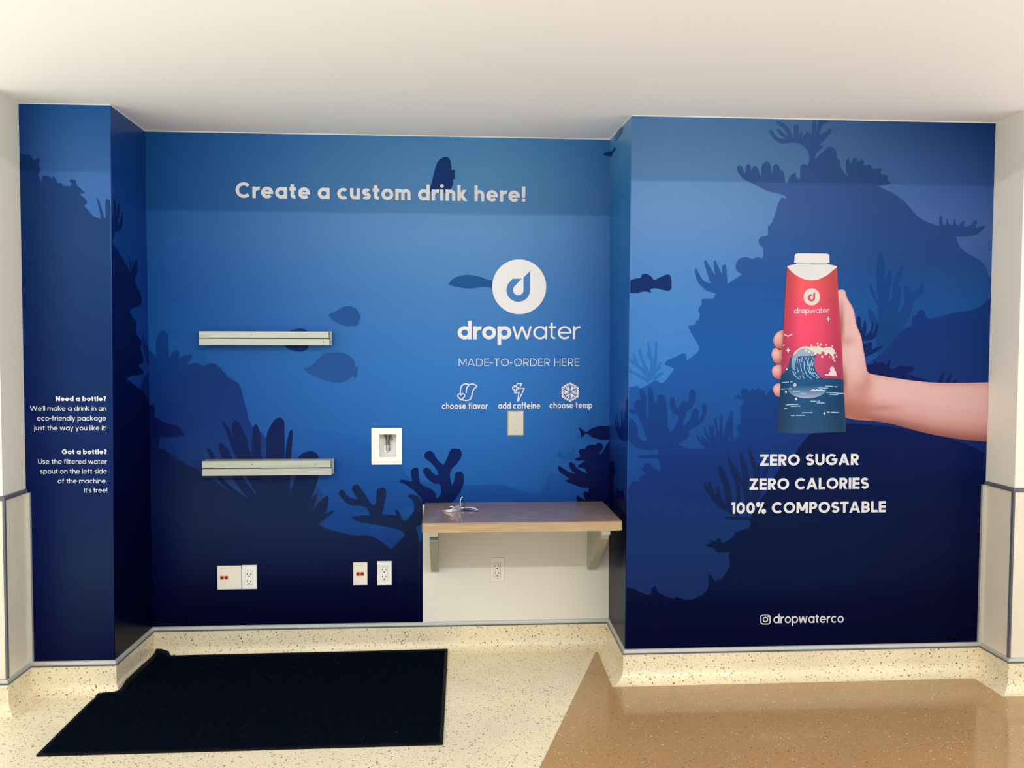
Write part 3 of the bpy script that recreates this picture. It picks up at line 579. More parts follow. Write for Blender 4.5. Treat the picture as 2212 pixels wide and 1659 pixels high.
    if ch in 'ELFHTIN1':
        if ch == 'I': bar(h, 0, h, CAP); return w, st, pg
        if ch == '1': bar(.44-h, 0, .44-h, CAP); pg.append([(0, CAP-.02-w), (.44-h, CAP-w*.9), (.44-h, CAP), (0, CAP)]); return .44, st, pg
        if ch == 'T': bar(.5, 0, .5, CAP); bar(0, CAP-h, 1.0, CAP-h); return 1.0, st, pg
        bar(h, 0, h, CAP)
        if ch == 'E':
            for y in (h, CAP/2, CAP-h): bar(0, y, .84, y)
            return .84, st, pg
        if ch == 'L': bar(0, h, .78, h); return .78, st, pg
        if ch == 'H': bar(1.08-h, 0, 1.08-h, CAP); bar(0, CAP/2, 1.08, CAP/2); return 1.08, st, pg
        if ch == 'N': bar(1.12-h, 0, 1.12-h, CAP); leg(h*1.2, CAP, 1.12-h*1.2, 0, .95); return 1.12, st, pg
    if ch in 'RPB':
        bar(h, 0, h, CAP); b = .44; q = b-h
        st.append([(h, CAP-h), (.5, CAP-h)]+arc(.5, CAP-b+.0, .44-h, q, 90, -90, 18)+[(h, CAP-2*b+h)])
        if ch == 'R': leg(.46, CAP-2*b+h*.6, .94-h*1.1, 0); return .96, st, pg
        if ch == 'B':
            y1 = CAP-2*b+h; y0 = h; q = (y1-y0)/2; st.append([(h, y1), (.52, y1)]+arc(.52, y0+q, .46-h, q, 90, -90, 18)+[(h, y0)]); return .98, st, pg
        return .94, st, pg
    if ch == 'S': S(0, 0, .96, CAP); return .96, st, pg
    if ch == 'U': q = .54-h; st.append([(h, CAP), (h, .54)]+arc(.54, .54, q, .54-h, 180, 360, 24)+[(1.08-h, CAP)]); return 1.08, st, pg
    if ch == 'Z': bar(.02, CAP-h, 1.0, CAP-h); bar(0, h, 1.02, h); leg(h*1.3, w*.3, 1.0-h*1.3, CAP-w*.3); return 1.02, st, pg
    if ch == 'A': leg(h*1.1, 0, .66, CAP); leg(1.32-h*1.1, 0, .66, CAP); pg.append([(.32, .28), (1.0, .28), (.92, .28+w*.9), (.40, .28+w*.9)]); return 1.32, st, pg
    if ch == 'M':
        bar(h, 0, h, CAP); bar(1.36-h, 0, 1.36-h, CAP); leg(h*1.25, CAP, .68, .28); leg(1.36-h*1.25, CAP, .68, .28); return 1.36, st, pg
    if ch == 'W': leg(.5, 0, h*1.1, CAP); leg(.5, 0, .96, CAP); leg(1.42, 0, .96, CAP); leg(1.42, 0, 1.92-h*1.1, CAP); return 1.92, st, pg
    if ch == '%':
        leg(.3, 0, .82, CAP, .8); st.append(arc(.24, CAP-.26, .24-h*.72, .24-h*.6, 0, 360, 20)); st.append(arc(.9, .26, .24-h*.72, .24-h*.6, 0, 360, 20)); return 1.14, st, pg
    if ch == '!': pg.append([(0, CAP), (w*1.1, CAP), (w, .38), (w*.1, .38)]); pg.append(disc(w*.55, h*1.1, h*1.15, n=14)); return w*1.1, st, pg
    if ch == '?': st.append(arc(.38, CAP-.38, .38-h, .38-h, 165, -60, 18)+[(.36, .52), (.36, .36)]); pg.append(disc(.36, h*1.1, h*1.15, n=14)); return .74, st, pg
    if ch == '.': pg.append(disc(h*1.1, h*1.1, h*1.15, n=14)); return w*1.1, st, pg
    if ch == "'": pg.append([(0, CAP), (w, CAP), (w*.8, CAP-.4), (w*.1, CAP-.4)]); return w, st, pg
    if ch == '-': bar(0, .5 if w > .17 else .62, .56, .5 if w > .17 else .62); return .56, st, pg
    return .4, st, pg
def layout(runs, gap):
    """runs: [(text, stroke weight)] -> polygons of each word in em space, total width"""
    x = 0; out = [[]]; first = True
    for text, w in runs:
        for ch in text:
            if ch == ' ': x += .56 if text.isupper() else .47; out.append([]); continue
            adv, st, pg = glyph(ch, w)
            if not first: x += gap*(.55 if ch in "'-" else 1)*(.6 if ch in 'TVvwyAWj' else 1)
            first = False
            for q in st: out[-1] += [[(a+x, b) for a, b in r] for r in ribbon(q, w)]
            out[-1] += [[(a+x, b) for a, b in q] for q in pg]
            x += adv
    return out, x
def text(W, runs, p0, p1, xh, m, parent, k, gap=.17, whole=False):
    if isinstance(runs, tuple): runs = [runs]
    words, tot = layout(runs, gap)
    if whole: words = [sum(words, [])]
    a, b = W.pt(p0, layer(k)), W.pt(p1, layer(k)); hgt = (W.pt((p0[0], p0[1]-xh), layer(k))-a).length
    for pg in words:
        v, f = union(pg, 1e-5)
        P = []
        for q in v: c = a+(b-a)*(q.x/tot); P.append((c.x, c.y, c.z+q.y*hgt))
        f = [tuple(t) if (Vector(P[t[1]])-Vector(P[t[0]])).cross(Vector(P[t[2]])-Vector(P[t[0]])).y < 0 else tuple(reversed(t)) for t in f]
        obj('lettering', P, f, m, parent)
text(WB, ('Create a custom drink here!', .29), (509.5, 427.5), (1135, 436.5), 24.6, M_white, MBK, 10)
text(WB, [('drop', .27), ('water', .155)], (988.6, 733), (1253.7, 732.6), 28.2, M_white, MBK, 10, .1)
text(WB, ('MADE-TO-ORDER HERE', .125), (991, 791), (1251.4, 790.5), 16.6/CAP, M_white, MBK, 10, .26)
text(WB, ('choose flavor', .25), (954.7, 883.6), (1053.4, 883.4), 9.8, M_white, MBK, 10, .15)
text(WB, ('add caffeine', .25), (1076, 882.8), (1166.8, 882.6), 9.8, M_white, MBK, 10, .15)
text(WB, ('choose temp', .25), (1186.8, 881.8), (1279.2, 881.6), 9.8, M_white, MBK, 10, .15)
for s, wt, x0, x1, y in (('Need a bottle?', .33, 121, 229.6, 866.2), ("We'll make a drink in an", .17, 65.3, 229.9, 887.2), ('eco-friendly package', .17, 80.3, 229.9, 908.4), ('just the way you like it!', .17, 73.9, 230.4, 929.4),
                         ('Got a bottle?', .33, 134.2, 230.9, 980.8), ('Use the filtered water', .17, 82.8, 231.4, 1002), ('spout on the left side', .17, 87.3, 231.4, 1023), ('of the machine.', .17, 125.3, 231.6, 1043.8), ("It's free!", .17, 182.3, 231.9, 1063.8)):
    text(WL, (s, wt), (x0, y), (x1, y), 7.5, M_whiteL, ML, 4, .15, True)
text(WR, ('ZERO SUGAR', .30), (1640.8, 1006), (1854.5, 1004.3), 24.6/CAP, M_whiteR, MR, 10, .15)
text(WR, ('ZERO CALORIES', .30), (1618.5, 1057.8), (1875.8, 1055.6), 24.4/CAP, M_whiteR, MR, 10, .15)
text(WR, ('100% COMPOSTABLE', .30), (1579.5, 1109.7), (1912.3, 1106.3), 24.4/CAP, M_whiteR, MR, 10, .15)
text(WR, ('dropwaterco', .2), (1669.9, 1345.8), (1821.6, 1344.5), 14.2, M_whiteR, MR, 10, .14)
# camera icon beside the account name
def rrect(cx, cy, a, r, n=6):
    out = []
    for sx, sy, a0 in ((1, 1, 0), (-1, 1, 90), (-1, -1, 180), (1, -1, 270)): out += arc(cx+sx*(a-r), cy+sy*(a-r), r, r, a0, a0+90, n)
    return out
polys(WR, 'icon', ribbon(rrect(1652.9, 1337.6, 9.9, 5), 2.3, True)+ribbon(disc(1652.9, 1337.8, 4.7, n=24), 2.2, True)+[disc(1658.6, 1331.9, 1.4, n=10)], M_whiteR, MR, 10)
# round logo with the drop mark
def dropmark(cx, cy, s):
    q = [(968,258)]+[(867+101*math.cos(math.radians(a)), 421+101*math.sin(math.radians(a))) for a in range(0, 226, 9)]+[(820,325),(896,325)]
    q += [(867+45*math.cos(math.radians(a)), 421+45*math.sin(math.radians(a))) for a in range(222, -1, -9)]+[(912,315)]
    return [(cx+(x-875)*s, cy+(y-393.5)*s) for x, y in q]
lg = poly(WB, 'logo', disc(1121.4, 619.6, 58.4, 59.2, 72), M_white, MBK, 10)
poly(WB, 'drop_mark', dropmark(1121.4, 619.6, 1/3.95), water, lg, 11)
# the three choice icons
ic = ribbon(smooth(Z('IC 335,250 335,200 350,150 375,125 410,118 440,125 455,133'), 5, False), 2.4)+ribbon(smooth(Z('IC 410,242 415,195 430,155 455,130 490,119 530,130 553,152 515,185 495,230 485,280 465,320 425,337 385,335 358,325'), 5, False, 100), 2.4)+ribbon(smooth(Z('IC 345,330 310,297 300,275 310,253 330,250 345,265 360,250 384,252 392,275 380,298'), 5, True, 50), 2.4, True)
polys(WB, 'icon', ic, M_white, MBK, 10, 'white outline of a tongue with a heart')
ic = ribbon(Z('IC 1080,140 1088,113 1142,113 1122,184 1182,178 1106,342 1094,342 1112,228 1056,240 1058,212'), 2.3)+ribbon(Z('IC 1048,143 1076,143 1076,162 1098,162 1098,188 1076,188 1076,212 1048,212 1048,188 1028,188 1028,162 1048,162'), 2.1, True)
polys(WB, 'icon', ic, M_white, MBK, 10, 'white outline of a lightning bolt with a plus')
wide, thin = [], []
sx, sy = 940+1790/6.1444, 810+227/6.1444
wide.append(disc(sx, sy, 8.2, n=18))
for k in range(6):
    a = math.radians(90+60*k); d = Vector((math.cos(a), math.sin(a)))
    pt = lambda r, da=0, l=0: (sx+d.x*r+math.cos(a+da)*l, sy+d.y*r+math.sin(a+da)*l)
    wide += ribbon([pt(7), pt(20.6)], 5.6); thin += ribbon([pt(0), pt(17.5)], 1.7); wide.append(disc(*pt(17.6), 3.3, n=14))
    for sg in (1, -1):
        q = math.radians(58*sg)
        wide += ribbon([pt(6.5), pt(6.5, q, 6.6)], 4.6); wide += ribbon([pt(12), pt(12, q, 7.3)], 4.8); wide.append(disc(*pt(12, q, 7), 2.6, n=12))
        thin += ribbon([pt(12), pt(12, q, 5.5)], 1.7); thin += ribbon([pt(8.6), pt(8.6, q, 3.0)], 1.3)
ici = polys(WB, 'icon', wide, M_white, MBK, 10, 'white snowflake')
polys(WB, 'inner_line', thin, water, ici, 11)

# ------------------------------------------------------------------ printed picture: hand holding the bottle
M_ink = vcol_mat('photographic ink')
def picture(W, name, outline, step, colf, parent, k, label=None):
    v, f = fill(outline, step); f = [tuple(t) if (Vector(v[t[1]])-Vector(v[t[0]])).cross(Vector(v[t[2]])-Vector(v[t[0]])) < 0 else tuple(reversed(t)) for t in f]
    o = obj(name, [W.pt(p, layer(k)) for p in v], f, M_ink, parent, label)
    at = o.data.color_attributes.new('ink', 'FLOAT_COLOR', 'POINT')
    for i, p in enumerate(v): at.data[i].color = (*ink(colf(p)), 1)
    return o
def mixc(a, b, t): t = max(0, min(1, t)); return tuple(x+(y-x)*t for x, y in zip(a, b))
def grad(st, t):
    for (t0, c0), (t1, c1) in zip(st, st[1:]):
        if t <= t1: return mixc(c0, c1, (t-t0)/(t1-t0))
    return st[-1][1]
arm = smooth(Z('N 560,300 625,265 660,258 685,275 700,330 755,430 780,560 820,660 850,830 875,960 940,985 1150,1020 1400,1050 1640,1055 1960,1050 1960,1562 1700,1540 1400,1490 1100,1410 930,1380 690,1350 560,1200'), 3)
BL = [(N_[0], N_[1], N_[2], N_[3], N_[4], N_[5]) for N_ in (
    (870,1040,35,60,(205,140,132),.7), (700,700,60,40,(206,140,132),.6), (650,560,22,170,(150,84,78),.8), (672,1050,26,120,(160,90,84),.75), (760,900,70,170,(240,206,198),.5), (980,1265,150,26,(176,112,104),.6),
    (720,1280,90,70,(178,110,98),.7), (660,300,30,40,(246,200,194),.5), (830,1100,60,40,(204,140,132),.6), (1010,1130,90,70,(236,184,178),.5), (1000,1215,60,14,(208,150,146),.5), (1250,1150,240,60,(240,188,184),.6))]
def armcol(p):
    u, v = (p[0]-1652)*3.95, (p[1]-560)*3.95
    top = 985+(u-940)*.07 if u < 1400 else 1052; bot = grad([(690,(1350,)),(930,(1380,)),(1100,(1410,)),(1400,(1490,)),(1700,(1540,)),(1960,(1565,))], u)[0]
    t = (v-top)/(bot-top)
    ac = grad([(-9,(226,172,166)),(0,(220,164,160)),(.12,(234,188,184)),(.4,(234,186,180)),(.66,(226,172,166)),(.82,(206,146,138)),(.93,(172,110,102)),(1.05,(136,82,76))], t)
    hc = grad([(0,(240,192,184)),(400,(240,192,184)),(800,(236,190,182)),(1000,(228,172,164)),(1200,(206,140,130)),(1360,(176,108,96))], v)
    c = mixc(hc, ac, (u-840)/130)
    for bu, bv, ru, rv, bc, k in BL: c = mixc(c, bc, k*math.exp(-((u-bu)/ru)**2-((v-bv)/rv)**2))
    if u < 900:
        d = edist(p, arm); c = mixc(c, (214,146,138), .55*max(0, 1-d/4))
    return c
hand = picture(WR, 'hand_picture', arm, 4.2, armcol, MR, 8, 'printed photograph of a bare forearm and hand')
for s in ('M 1660,362 1625,365 1580,385 1545,430 1545,480 1570,520 1595,537 1660,520', 'M 1660,530 1600,530 1550,522 1525,570 1535,610 1565,655 1660,660', 'M 1660,668 1608,665 1570,665 1535,690 1530,730 1562,780 1660,790', 'M 1650,822 1605,825 1570,825 1540,855 1545,900 1570,932 1650,950'):
    ol = smooth(Z(s), 4); ymn, ymx = min(p[1] for p in ol), max(p[1] for p in ol); xmn = min(p[0] for p in ol)
    def fcol(p):
        t = (p[1]-ymn)/(ymx-ymn); c = grad([(0,(226,160,152)),(.3,(246,190,184)),(.6,(238,164,158)),(.85,(204,116,108)),(1,(160,84,78))], t)
        c = mixc(c, (206,140,132), .6*max(0, 1-(p[0]-xmn)/5)); return mixc(c, (140,64,60), max(0, (p[0]-xmn-14)/14)*.8)
    picture(WR, 'finger', ol, 2.6, fcol, hand, 7)
# bottle
LE = [(-170,1657),(0,1645),(300,1630),(800,1605),(1245,1573)]; RE = [(-160,2082),(0,2090),(500,2125),(900,2145),(1230,2162)]
def lerpx(t, v):
    for (a, b), (c, d) in zip(t, t[1:]):
        if v <= c or (c, d) == t[-1]: return b+(d-b)*(v-a)/(c-a)
def bodycol(st):
    def f(p):
        u, v = (p[0]-1280)*3.95, (p[1]-620)*3.95
        c = grad(st, v); s_ = (u-lerpx(LE, v))/(lerpx(RE, v)-lerpx(LE, v))
        g = grad([(0,(.80,)),(.06,(.86,)),(.18,(.96,)),(.3,(1.08,)),(.5,(1.04,)),(.66,(1.0,)),(.8,(.9,)),(.94,(.82,)),(1,(.9,))], s_)[0]
        return tuple(min(255, x*g) for x in c)
    return f
redst = [(-200,(232,98,96)),(0,(236,92,98)),(200,(240,84,110)),(400,(240,80,112)),(550,(226,76,110)),(700,(206,82,120)),(800,(184,74,116))]
body = Z('M 1657,-170 1652,-100 1645,0 1630,300 1605,800 1574,1238 1700,1243 1900,1242 2050,1234 2160,1222 2145,900 2125,500 2090,0 2082,-165')
arcp = Z('T 1345,345 1250,430 1150,510 1000,580 870,600 740,590 600,535 480,455 380,350')
bot = picture(WR, 'bottle_picture', body+smooth(arcp, 3, False), 4, bodycol(redst), MR, 9, 'printed photograph of a red and navy bottle with a white cap')
wm = inkmat('bottle white ink', (240, 236, 230)); wm2 = inkmat('bottle cap ink', (236, 233, 228)); grm = inkmat('cap shade ink', (205, 200, 196))
poly(WR, 'shoulder', smooth(Z('T 360,322 545,285 1165,285 1350,325 1352,345 1250,430 1150,510 1000,582 870,601 740,592 600,537 480,457 380,352'), 3), wm2, bot, 11)
poly(WR, 'neck_ring', Z('T 545,255 1165,258 1165,288 545,288'), grm, bot, 11)
poly(WR, 'cap', smooth(Z('T 498,250 510,200 515,110 545,75 700,68 1150,75 1195,95 1207,130 1205,220 1212,262 1000,258 700,252'), 3, True, 50), wm, bot, 12)
seast = [(400,(70,110,150)),(700,(44,92,136)),(800,(36,84,132)),(1000,(38,80,122)),(1240,(46,82,120))]
sea = smooth(Z('U 290,1020 400,900 470,760 520,600 580,480 700,385 850,350 980,360 1080,430 1140,540 1090,640 1085,760 1120,880 1180,980 1290,1070 1500,1078 1785,1105 | V 1790,100 1850,1020 1550,1035 1000,1060 700,1062 205,1052 240,600'), 2)
picture(WR, 'sea', sea, 3.6, bodycol(seast), bot, 11)
shine = Z('U 545,640 580,520 680,430 800,385 950,375 1060,440 1090,480 1060,540 900,540 700,560 640,700 630,880 590,880 545,800')
picture(WR, 'wave_face', smooth(shine, 3), 2.2, lambda p: mixc((176,188,208), (130,164,196), (p[1]-755)/35), bot, 12)
picture(WR, 'moon', [(lambda t: (1660+(915+455*math.cos(t))/11.06, 720+(1330+(220 if math.sin(t) > 0 else 130)*math.sin(t))/11.06))(math.radians(a)) for a in range(0, 360, 10)], 2.4, lambda p: mixc((38,88,136), (166,180,206), (p[1]-832)/26), bot, 12)
foam = smooth(Z('U 570,525 640,420 780,330 900,310 1000,330 1060,310 1150,318 1170,285 1200,300 1220,320 1300,350 1380,322 1480,330 1550,375 1575,440 1560,500 1530,500 1565,570 1555,625 1500,610 1520,570 1450,490 1400,460 1395,510 1340,520 1320,500 1345,480 1300,440 1260,440 1255,490 1190,490 1150,460 1130,520 1075,515 1090,470 1040,430 950,385 820,370 700,420 590,525'), 3)
poly(WR, 'foam', foam, inkmat('foam ink', (234, 226, 216)), bot, 13)
lt = inkmat('pale blue ink', (168, 208, 236)); pk = inkmat('pale pink ink', (250, 216, 216)); wh = inkmat('sparkle ink', (240, 240, 250))
ln = []
for s in ('570,900 610,990 660,1050', '680,1060 745,1100', '620,910 645,975', '690,600 675,720', '668,810 705,925', '740,610 725,715', '800,570 775,690', '760,720 765,820 790,910', '805,940 835,985', '790,1000 845,1070', '740,1030 770,1060', '845,670 850,850 900,980 940,1030', '890,570 870,625', '955,580 925,680 920,765', '960,710 975,860 1030,990 1100,1030', '925,810 960,920 995,975', '965,1040 1015,1080', '1020,640 1005,780', '1012,825 1020,885', '1045,570 1035,605', '1085,580 1065,640', '1055,680 1045,790', '1055,850 1070,890', '1090,930 1150,1010 1210,1060', '1120,1045 1160,1080', '1040,920 1065,985', '310,1178 475,1165', '510,1162 565,1160', '290,1335 545,1320', '1350,1258 1535,1268', '1565,1270 1640,1278', '1175,1302 1415,1308', '1365,1410 1795,1438', '1450,1458 1650,1466', '580,1385 745,1380', '755,1438 890,1438'):
    ln.append(ribbon(smooth(Z('U '+s), 4, False), 1.75))
for s in ('980,295 1140,295', '1170,293 1225,293', '1145,336 1330,336', '410,380 705,366', '520,416 750,408', '360,480 440,470', '785,573 1045,570', '525,636 615,632', '645,632 858,628', '1390,555 1455,557', '1482,558 1672,570'): ln.append(ribbon(Z('V '+s), 2.1))
for q in ln: polys(WR, 'water_line', q, lt, bot, 13)
dots = [disc(1660+x/11.06, 720+y/11.06, r/11.06, r*1.15/11.06, 12) for x, y, r in ((1015,290,28),(1165,245,22),(1240,268,28),(1370,278,20),(1512,305,19),(1592,472,18),(1615,552,20),(1572,660,20),(1448,562,17),(1272,558,27),(885,412,24),(960,445,26),(355,285,19))]
for q in dots: poly(WR, 'spray_drop', q, pk, bot, 14)
def star(x, y, r, rw, q=.22):
    return [(x+math.cos(math.radians(a*45))*(r if a % 4 == 2 else rw if a % 4 == 0 else r*q*1.3)*(1), y+math.sin(math.radians(a*45))*(r if a % 4 == 2 else rw if a % 4 == 0 else r*q*1.3)) for a in range(8)]
U_ = lambda x, y: (1660+x/11.06, 720+y/11.06); V_ = lambda x, y: (1660+x/11.06, 840+y/11.06)
stars = [star(*U_(460,405), 7.2, 5.2), star(1660+1184/9.2167, 540+1375/9.2167, 6.6, 6, .2), star(*U_(428,858), 2.4, 2, .5), star(*U_(408,1400), 3.2, 2.4, .5), star(*V_(652,240), 3.5, 3, .4), star(*V_(1328,585), 3.5, 3, .4)]
for q in stars: poly(WR, 'sparkle', q, wh, bot, 14)
polys(WR, 'bubble', ribbon(disc(*U_(622,1232), 2.4, n=16), 1.7, True), wh, bot, 14)
polys(WR, 'bird', ribbon(smooth(Z('U 355,30 410,48 440,58 460,82'), 4, False), 2.0)+ribbon(smooth(Z('U 460,82 480,55 520,42 565,12'), 4, False), 2.0), pk, bot, 14)
poly(WR, 'cloud', smooth(Z('U 1350,975 1430,975 1432,930 1465,915 1460,850 1485,805 1520,800 1555,815 1570,870 1575,895 1605,920 1615,990 1620,1025 1540,1020 1440,1012 1350,1005')), pk, bot, 14)
wave_l = smooth(Z('U 1000,1362 1020,1375 1060,1348 1105,1372 1150,1348 1195,1372 1240,1350 1290,1372 1335,1362'), 3, False)
polys(WR, 'ripple', ribbon(wave_l, 2.3), wh, bot, 14)
lgb = poly(WR, 'badge', disc(1660+855/9.2167, 540+935/9.2167, 17.9, 18.4, 44), inkmat('badge ink', (236, 226, 214)), bot, 12)
redm = inkmat('badge red ink', (226, 84, 100))
poly(WR, 'badge_drop', dropmark(1660+855/9.2167, 540+935/9.2167, .0775), redm, bot, 13)
text(WR, [('drop', .27), ('water', .16)], (1660+500/9.2167, 540+1268/9.2167), (1660+1205/9.2167, 540+1258/9.2167), 9.0, pk, bot, 12, .1)

# ------------------------------------------------------------------ wall fittings
M_pl = mat('white plastic', (240, 236, 226), .35, .4)
M_pl2 = mat('cream plastic', (236, 226, 206), .35, .4)
M_dark = mat('dark slot', (20, 18, 18), .6)
M_red = mat('orange red jack', (196, 62, 34), .4)
M_gap = mat('seam grey', (178, 171, 158), .6)
M_mark = mat('printed mark', (170, 165, 158), .6)
YB = DEP-.0012
def plate(mb, x0, x1, z0, z1, d=.006, bev=.003, y=None):
    y = YB if y is None else y
    v = [(x0,y,z0),(x1,y,z0),(x1,y,z1),(x0,y,z1),(x0+bev,y-d,z0+bev),(x1-bev,y-d,z0+bev),(x1-bev,y-d,z1-bev),(x0+bev,y-d,z1-bev)]
    return mb.add(v, [(4,5,6,7),(0,1,5,4),(1,2,6,5),(2,3,7,6),(3,0,4,7),(3,2,1,0)])
def face_duplex(r, cx, cz, y, mp, s=1.0, mark=True):
    """decorator duplex receptacle: body, slots, screws, printed mark"""
    mb = MB(); plate(mb, cx-.0165, cx+.0165, cz-.036, cz+.028, .002, .001, y); b = mb.build('receptacle', mp, r)
    mb = MB(); e = .0008
    for a, c, d, f in ((cx-.0172, cx-.0165, cz-.0367, cz+.0287), (cx+.0165, cx+.0172, cz-.0367, cz+.0287), (cx-.0172, cx+.0172, cz+.028, cz+.0287), (cx-.0172, cx+.0172, cz-.0367, cz-.036)): mb.box(a, c, y-e, y, d, f)
    mb.build('seam', M_gap, b)
    yy = y-.002
    for dz in (.013, -.021):
        mb = MB(); q = cz+dz
        mb.box(cx-.009, cx-.0065, yy-.0006, yy+.001, q+.000, q+.008).box(cx-.0115, cx-.009, yy-.0006, yy+.001, q+.0025, q+.005)
        mb.box(cx+.0055, cx+.0085, yy-.0006, yy+.001, q, q+.0075).cyl((cx, yy-.0006, q-.008), (cx, yy+.001, q-.008), .0033, 14)
        mb.build('socket', M_dark, b)
    mb = MB()
    for k in range(7): mb.box(cx-.021+k*.006, cx-.0165+k*.006, y-.0003, y, cz+.0325, cz+.034)
    mb.box(cx-.002, cx+.002, y-.0003, y, cz+.037, cz+.0385)
    mb.build('printed_mark', M_mark, r)
    MB().cyl((cx, y+.0005, cz-.044), (cx, y-.0012, cz-.044), .0022, 12).build('screw', M_gap, r)
def jacks(r, x, z, y):
    for dx in (0, .0195):
        j = MB().box(x+dx, x+dx+.0165, y-.0025, y+.001, z-.0085, z+.0085).build('data_jack', M_red, r, bevel=.0008)
        MB().box(x+dx+.003, x+dx+.0135, y-.003, y-.001, z-.004, z+.003).build('jack_opening', mat('jack hole', (90, 26, 18), .6), j)
def W_(p): return on(p[0], p[1], 1, DEP)
# 1 twin plate below the lower rail
a, b = W_((469, 1221)), W_((556, 1272.5)); cz = (a.z+b.z)/2
r = root('outlet_plate', ((a.x+b.x)/2, YB, b.z), 'wide twin white plate with two red jacks and a socket below the lower metal rail', 'outlet')
xm = W_((522.5, 1246)).x
plate(MB(), a.x, xm-.0004, b.z, a.z-.001).build('cover_plate', M_pl2, r, 'cream blank half with two jacks')
plate(MB(), xm+.0004, b.x, b.z, a.z+.001).build('cover_plate', M_pl, r)
jacks(r, W_((476.5, 1247)).x, W_((480, 1247)).z, YB-.006)
face_duplex(r, (xm+b.x)/2, cz, YB-.006, M_pl)
mb = MB()
for k in range(6): mb.box(a.x+.012+k*.005, a.x+.016+k*.005, YB-.0063, YB-.006, a.z-.014, a.z-.0128)
mb.build('printed_mark', M_mark, r)
# 2 data plate and 3 duplex plate left of the counter
a, b = W_((762.5, 1214)), W_((794.5, 1264))
r = root('data_plate', ((a.x+b.x)/2, YB, b.z), 'single cream plate with two red data jacks, left of a power socket plate', 'data plate')
plate(MB(), a.x, b.x, b.z, a.z).build('cover_plate', M_pl2, r)
jacks(r, W_((770, 1239)).x, W_((770, 1239)).z, YB-.006)
mb = MB()
for k in range(6): mb.box(a.x+.012+k*.006, a.x+.0165+k*.006, YB-.0063, YB-.006, a.z-.0155, a.z-.014)
mb.build('printed_mark', M_mark, r)
MB().box(a.x+.012, a.x+.0132, YB-.0063, YB-.006, b.z+.01, b.z+.018).build('scuff', M_mark, r)
a, b = W_((814, 1211.5)), W_((847, 1264))
r = root('outlet_plate', ((a.x+b.x)/2, YB, b.z), 'white power socket plate on dark blue, between the data plate and the counter', 'outlet')
plate(MB(), a.x, b.x, b.z, a.z).build('cover_plate', M_pl, r); face_duplex(r, (a.x+b.x)/2, (a.z+b.z)/2+.002, YB-.006, M_pl)
# 4 duplex on the bare wall under the counter
a, b = W_((1058.5, 1204.5)), W_((1089.5, 1256))
r = root('outlet_plate', ((a.x+b.x)/2, YB, b.z), 'cream power socket plate on the bare wall under the counter', 'outlet')
plate(MB(), a.x, b.x, b.z, a.z, .005, .0025, DEP-.0002).build('cover_plate', M_pl2, r); face_duplex(r, (a.x+b.x)/2, (a.z+b.z)/2+.002, DEP-.0052, M_pl2)
# blank steel plate above the counter
M_steel = mat('brushed steel', (190, 186, 168), .42, .5, .55, .06, 60, (1, 1, 6))
a, b = W_((1095, 886.5)), W_((1132.5, 942))
r = root('blank_plate', ((a.x+b.x)/2, YB, b.z), 'blank brushed steel cover plate with two screws under the lightning icon', 'cover plate')
plate(MB(), a.x, b.x, b.z, a.z, .007, .006).build('cover_plate', M_steel, r)
for z in (a.z-.026, b.z+.026):
    sc = MB().cyl(((a.x+b.x)/2, YB-.0065, z), ((a.x+b.x)/2, YB-.0085, z), .0048, 16, .004).build('screw', M_steel, r)
    MB().box((a.x+b.x)/2-.0035, (a.x+b.x)/2+.0035, YB-.0088, YB-.0082, z-.0006, z+.0006).build('screw_slot', M_gap, sc)
# recessed water supply box
a, b = W_((802.5, 924.5)), W_((868.8, 1003)); x0, x1, z0, z1 = hole
r = root('water_supply_box', ((x0+x1)/2, YB, b.z), 'white recessed supply box with a chrome valve in the back wall', 'supply box')
fr = MB()
e = .004
fr.box(a.x, x0+e, YB-.006, YB, b.z, a.z).box(x1-e, b.x, YB-.006, YB, b.z, a.z).box(x0+e, x1-e, YB-.006, YB, b.z, z0+e).box(x0+e, x1-e, YB-.006, YB, z1-e, a.z)
fr.build('frame', M_pl, r)
bx = MB(); yb = DEP+.058; t = .002
bx.box(x0, x0+t, DEP-.001, yb, z0, z1).box(x1-t, x1, DEP-.001, yb, z0, z1).box(x0, x1, DEP-.001, yb, z0, z0+t).box(x0, x1, DEP-.001, yb, z1-t, z1).box(x0, x1, yb, yb+t, z0, z1)
bx.build('box_liner', mat('liner plastic', (246, 244, 240), .5), r)
M_chr = mat('chrome', (170, 168, 158), .18, .5, .95); M_brass = mat('grey brass', (112, 106, 92), .35, .5, .8)
o_ = lambda u, v: on(760+u/13.825, 900+v/13.825, 1, DEP+.03)
vx, vy = o_(1070, 700).x, DEP+.032
zz = lambda v: o_(1070, v).z
vb = MB().cyl((vx, vy, z1-.003), (vx, vy, zz(700)), .0105, 18).cyl((vx-.016, vy, zz(560)), (vx+.014, vy, zz(560)), .0085, 14).cyl((vx, vy, zz(600)), (vx, yb, zz(600)), .008, 14)
vb = vb.build('valve_body', M_brass, r, smooth_=False)
MB().cyl((vx, vy-.002, zz(700)), (vx, vy-.002, zz(840)), .0098, 6, .0112).build('compression_nut', M_brass, vb)
MB().cyl((vx, vy-.004, zz(835)), (vx, vy-.004, zz(995)), .0085, 18, .008).build('outlet_spout', M_chr, vb)
MB().cyl((vx+.002, vy+.006, zz(835)), (vx+.006, vy+.006, zz(1020)), .006, 14).build('outlet_tube', M_brass, vb)
MB().box(vx-.0165, vx-.0075, vy-.012, vy-.0095, zz(1060), zz(850)).build('paper_tag', M_pl2, r, bevel=.0005)
hd = MB().cyl((vx+.013, vy-.004, zz(545)), (vx+.0205, vy-.01, zz(700)), .004, 10, .0055).build('valve_handle', M_brass, r)

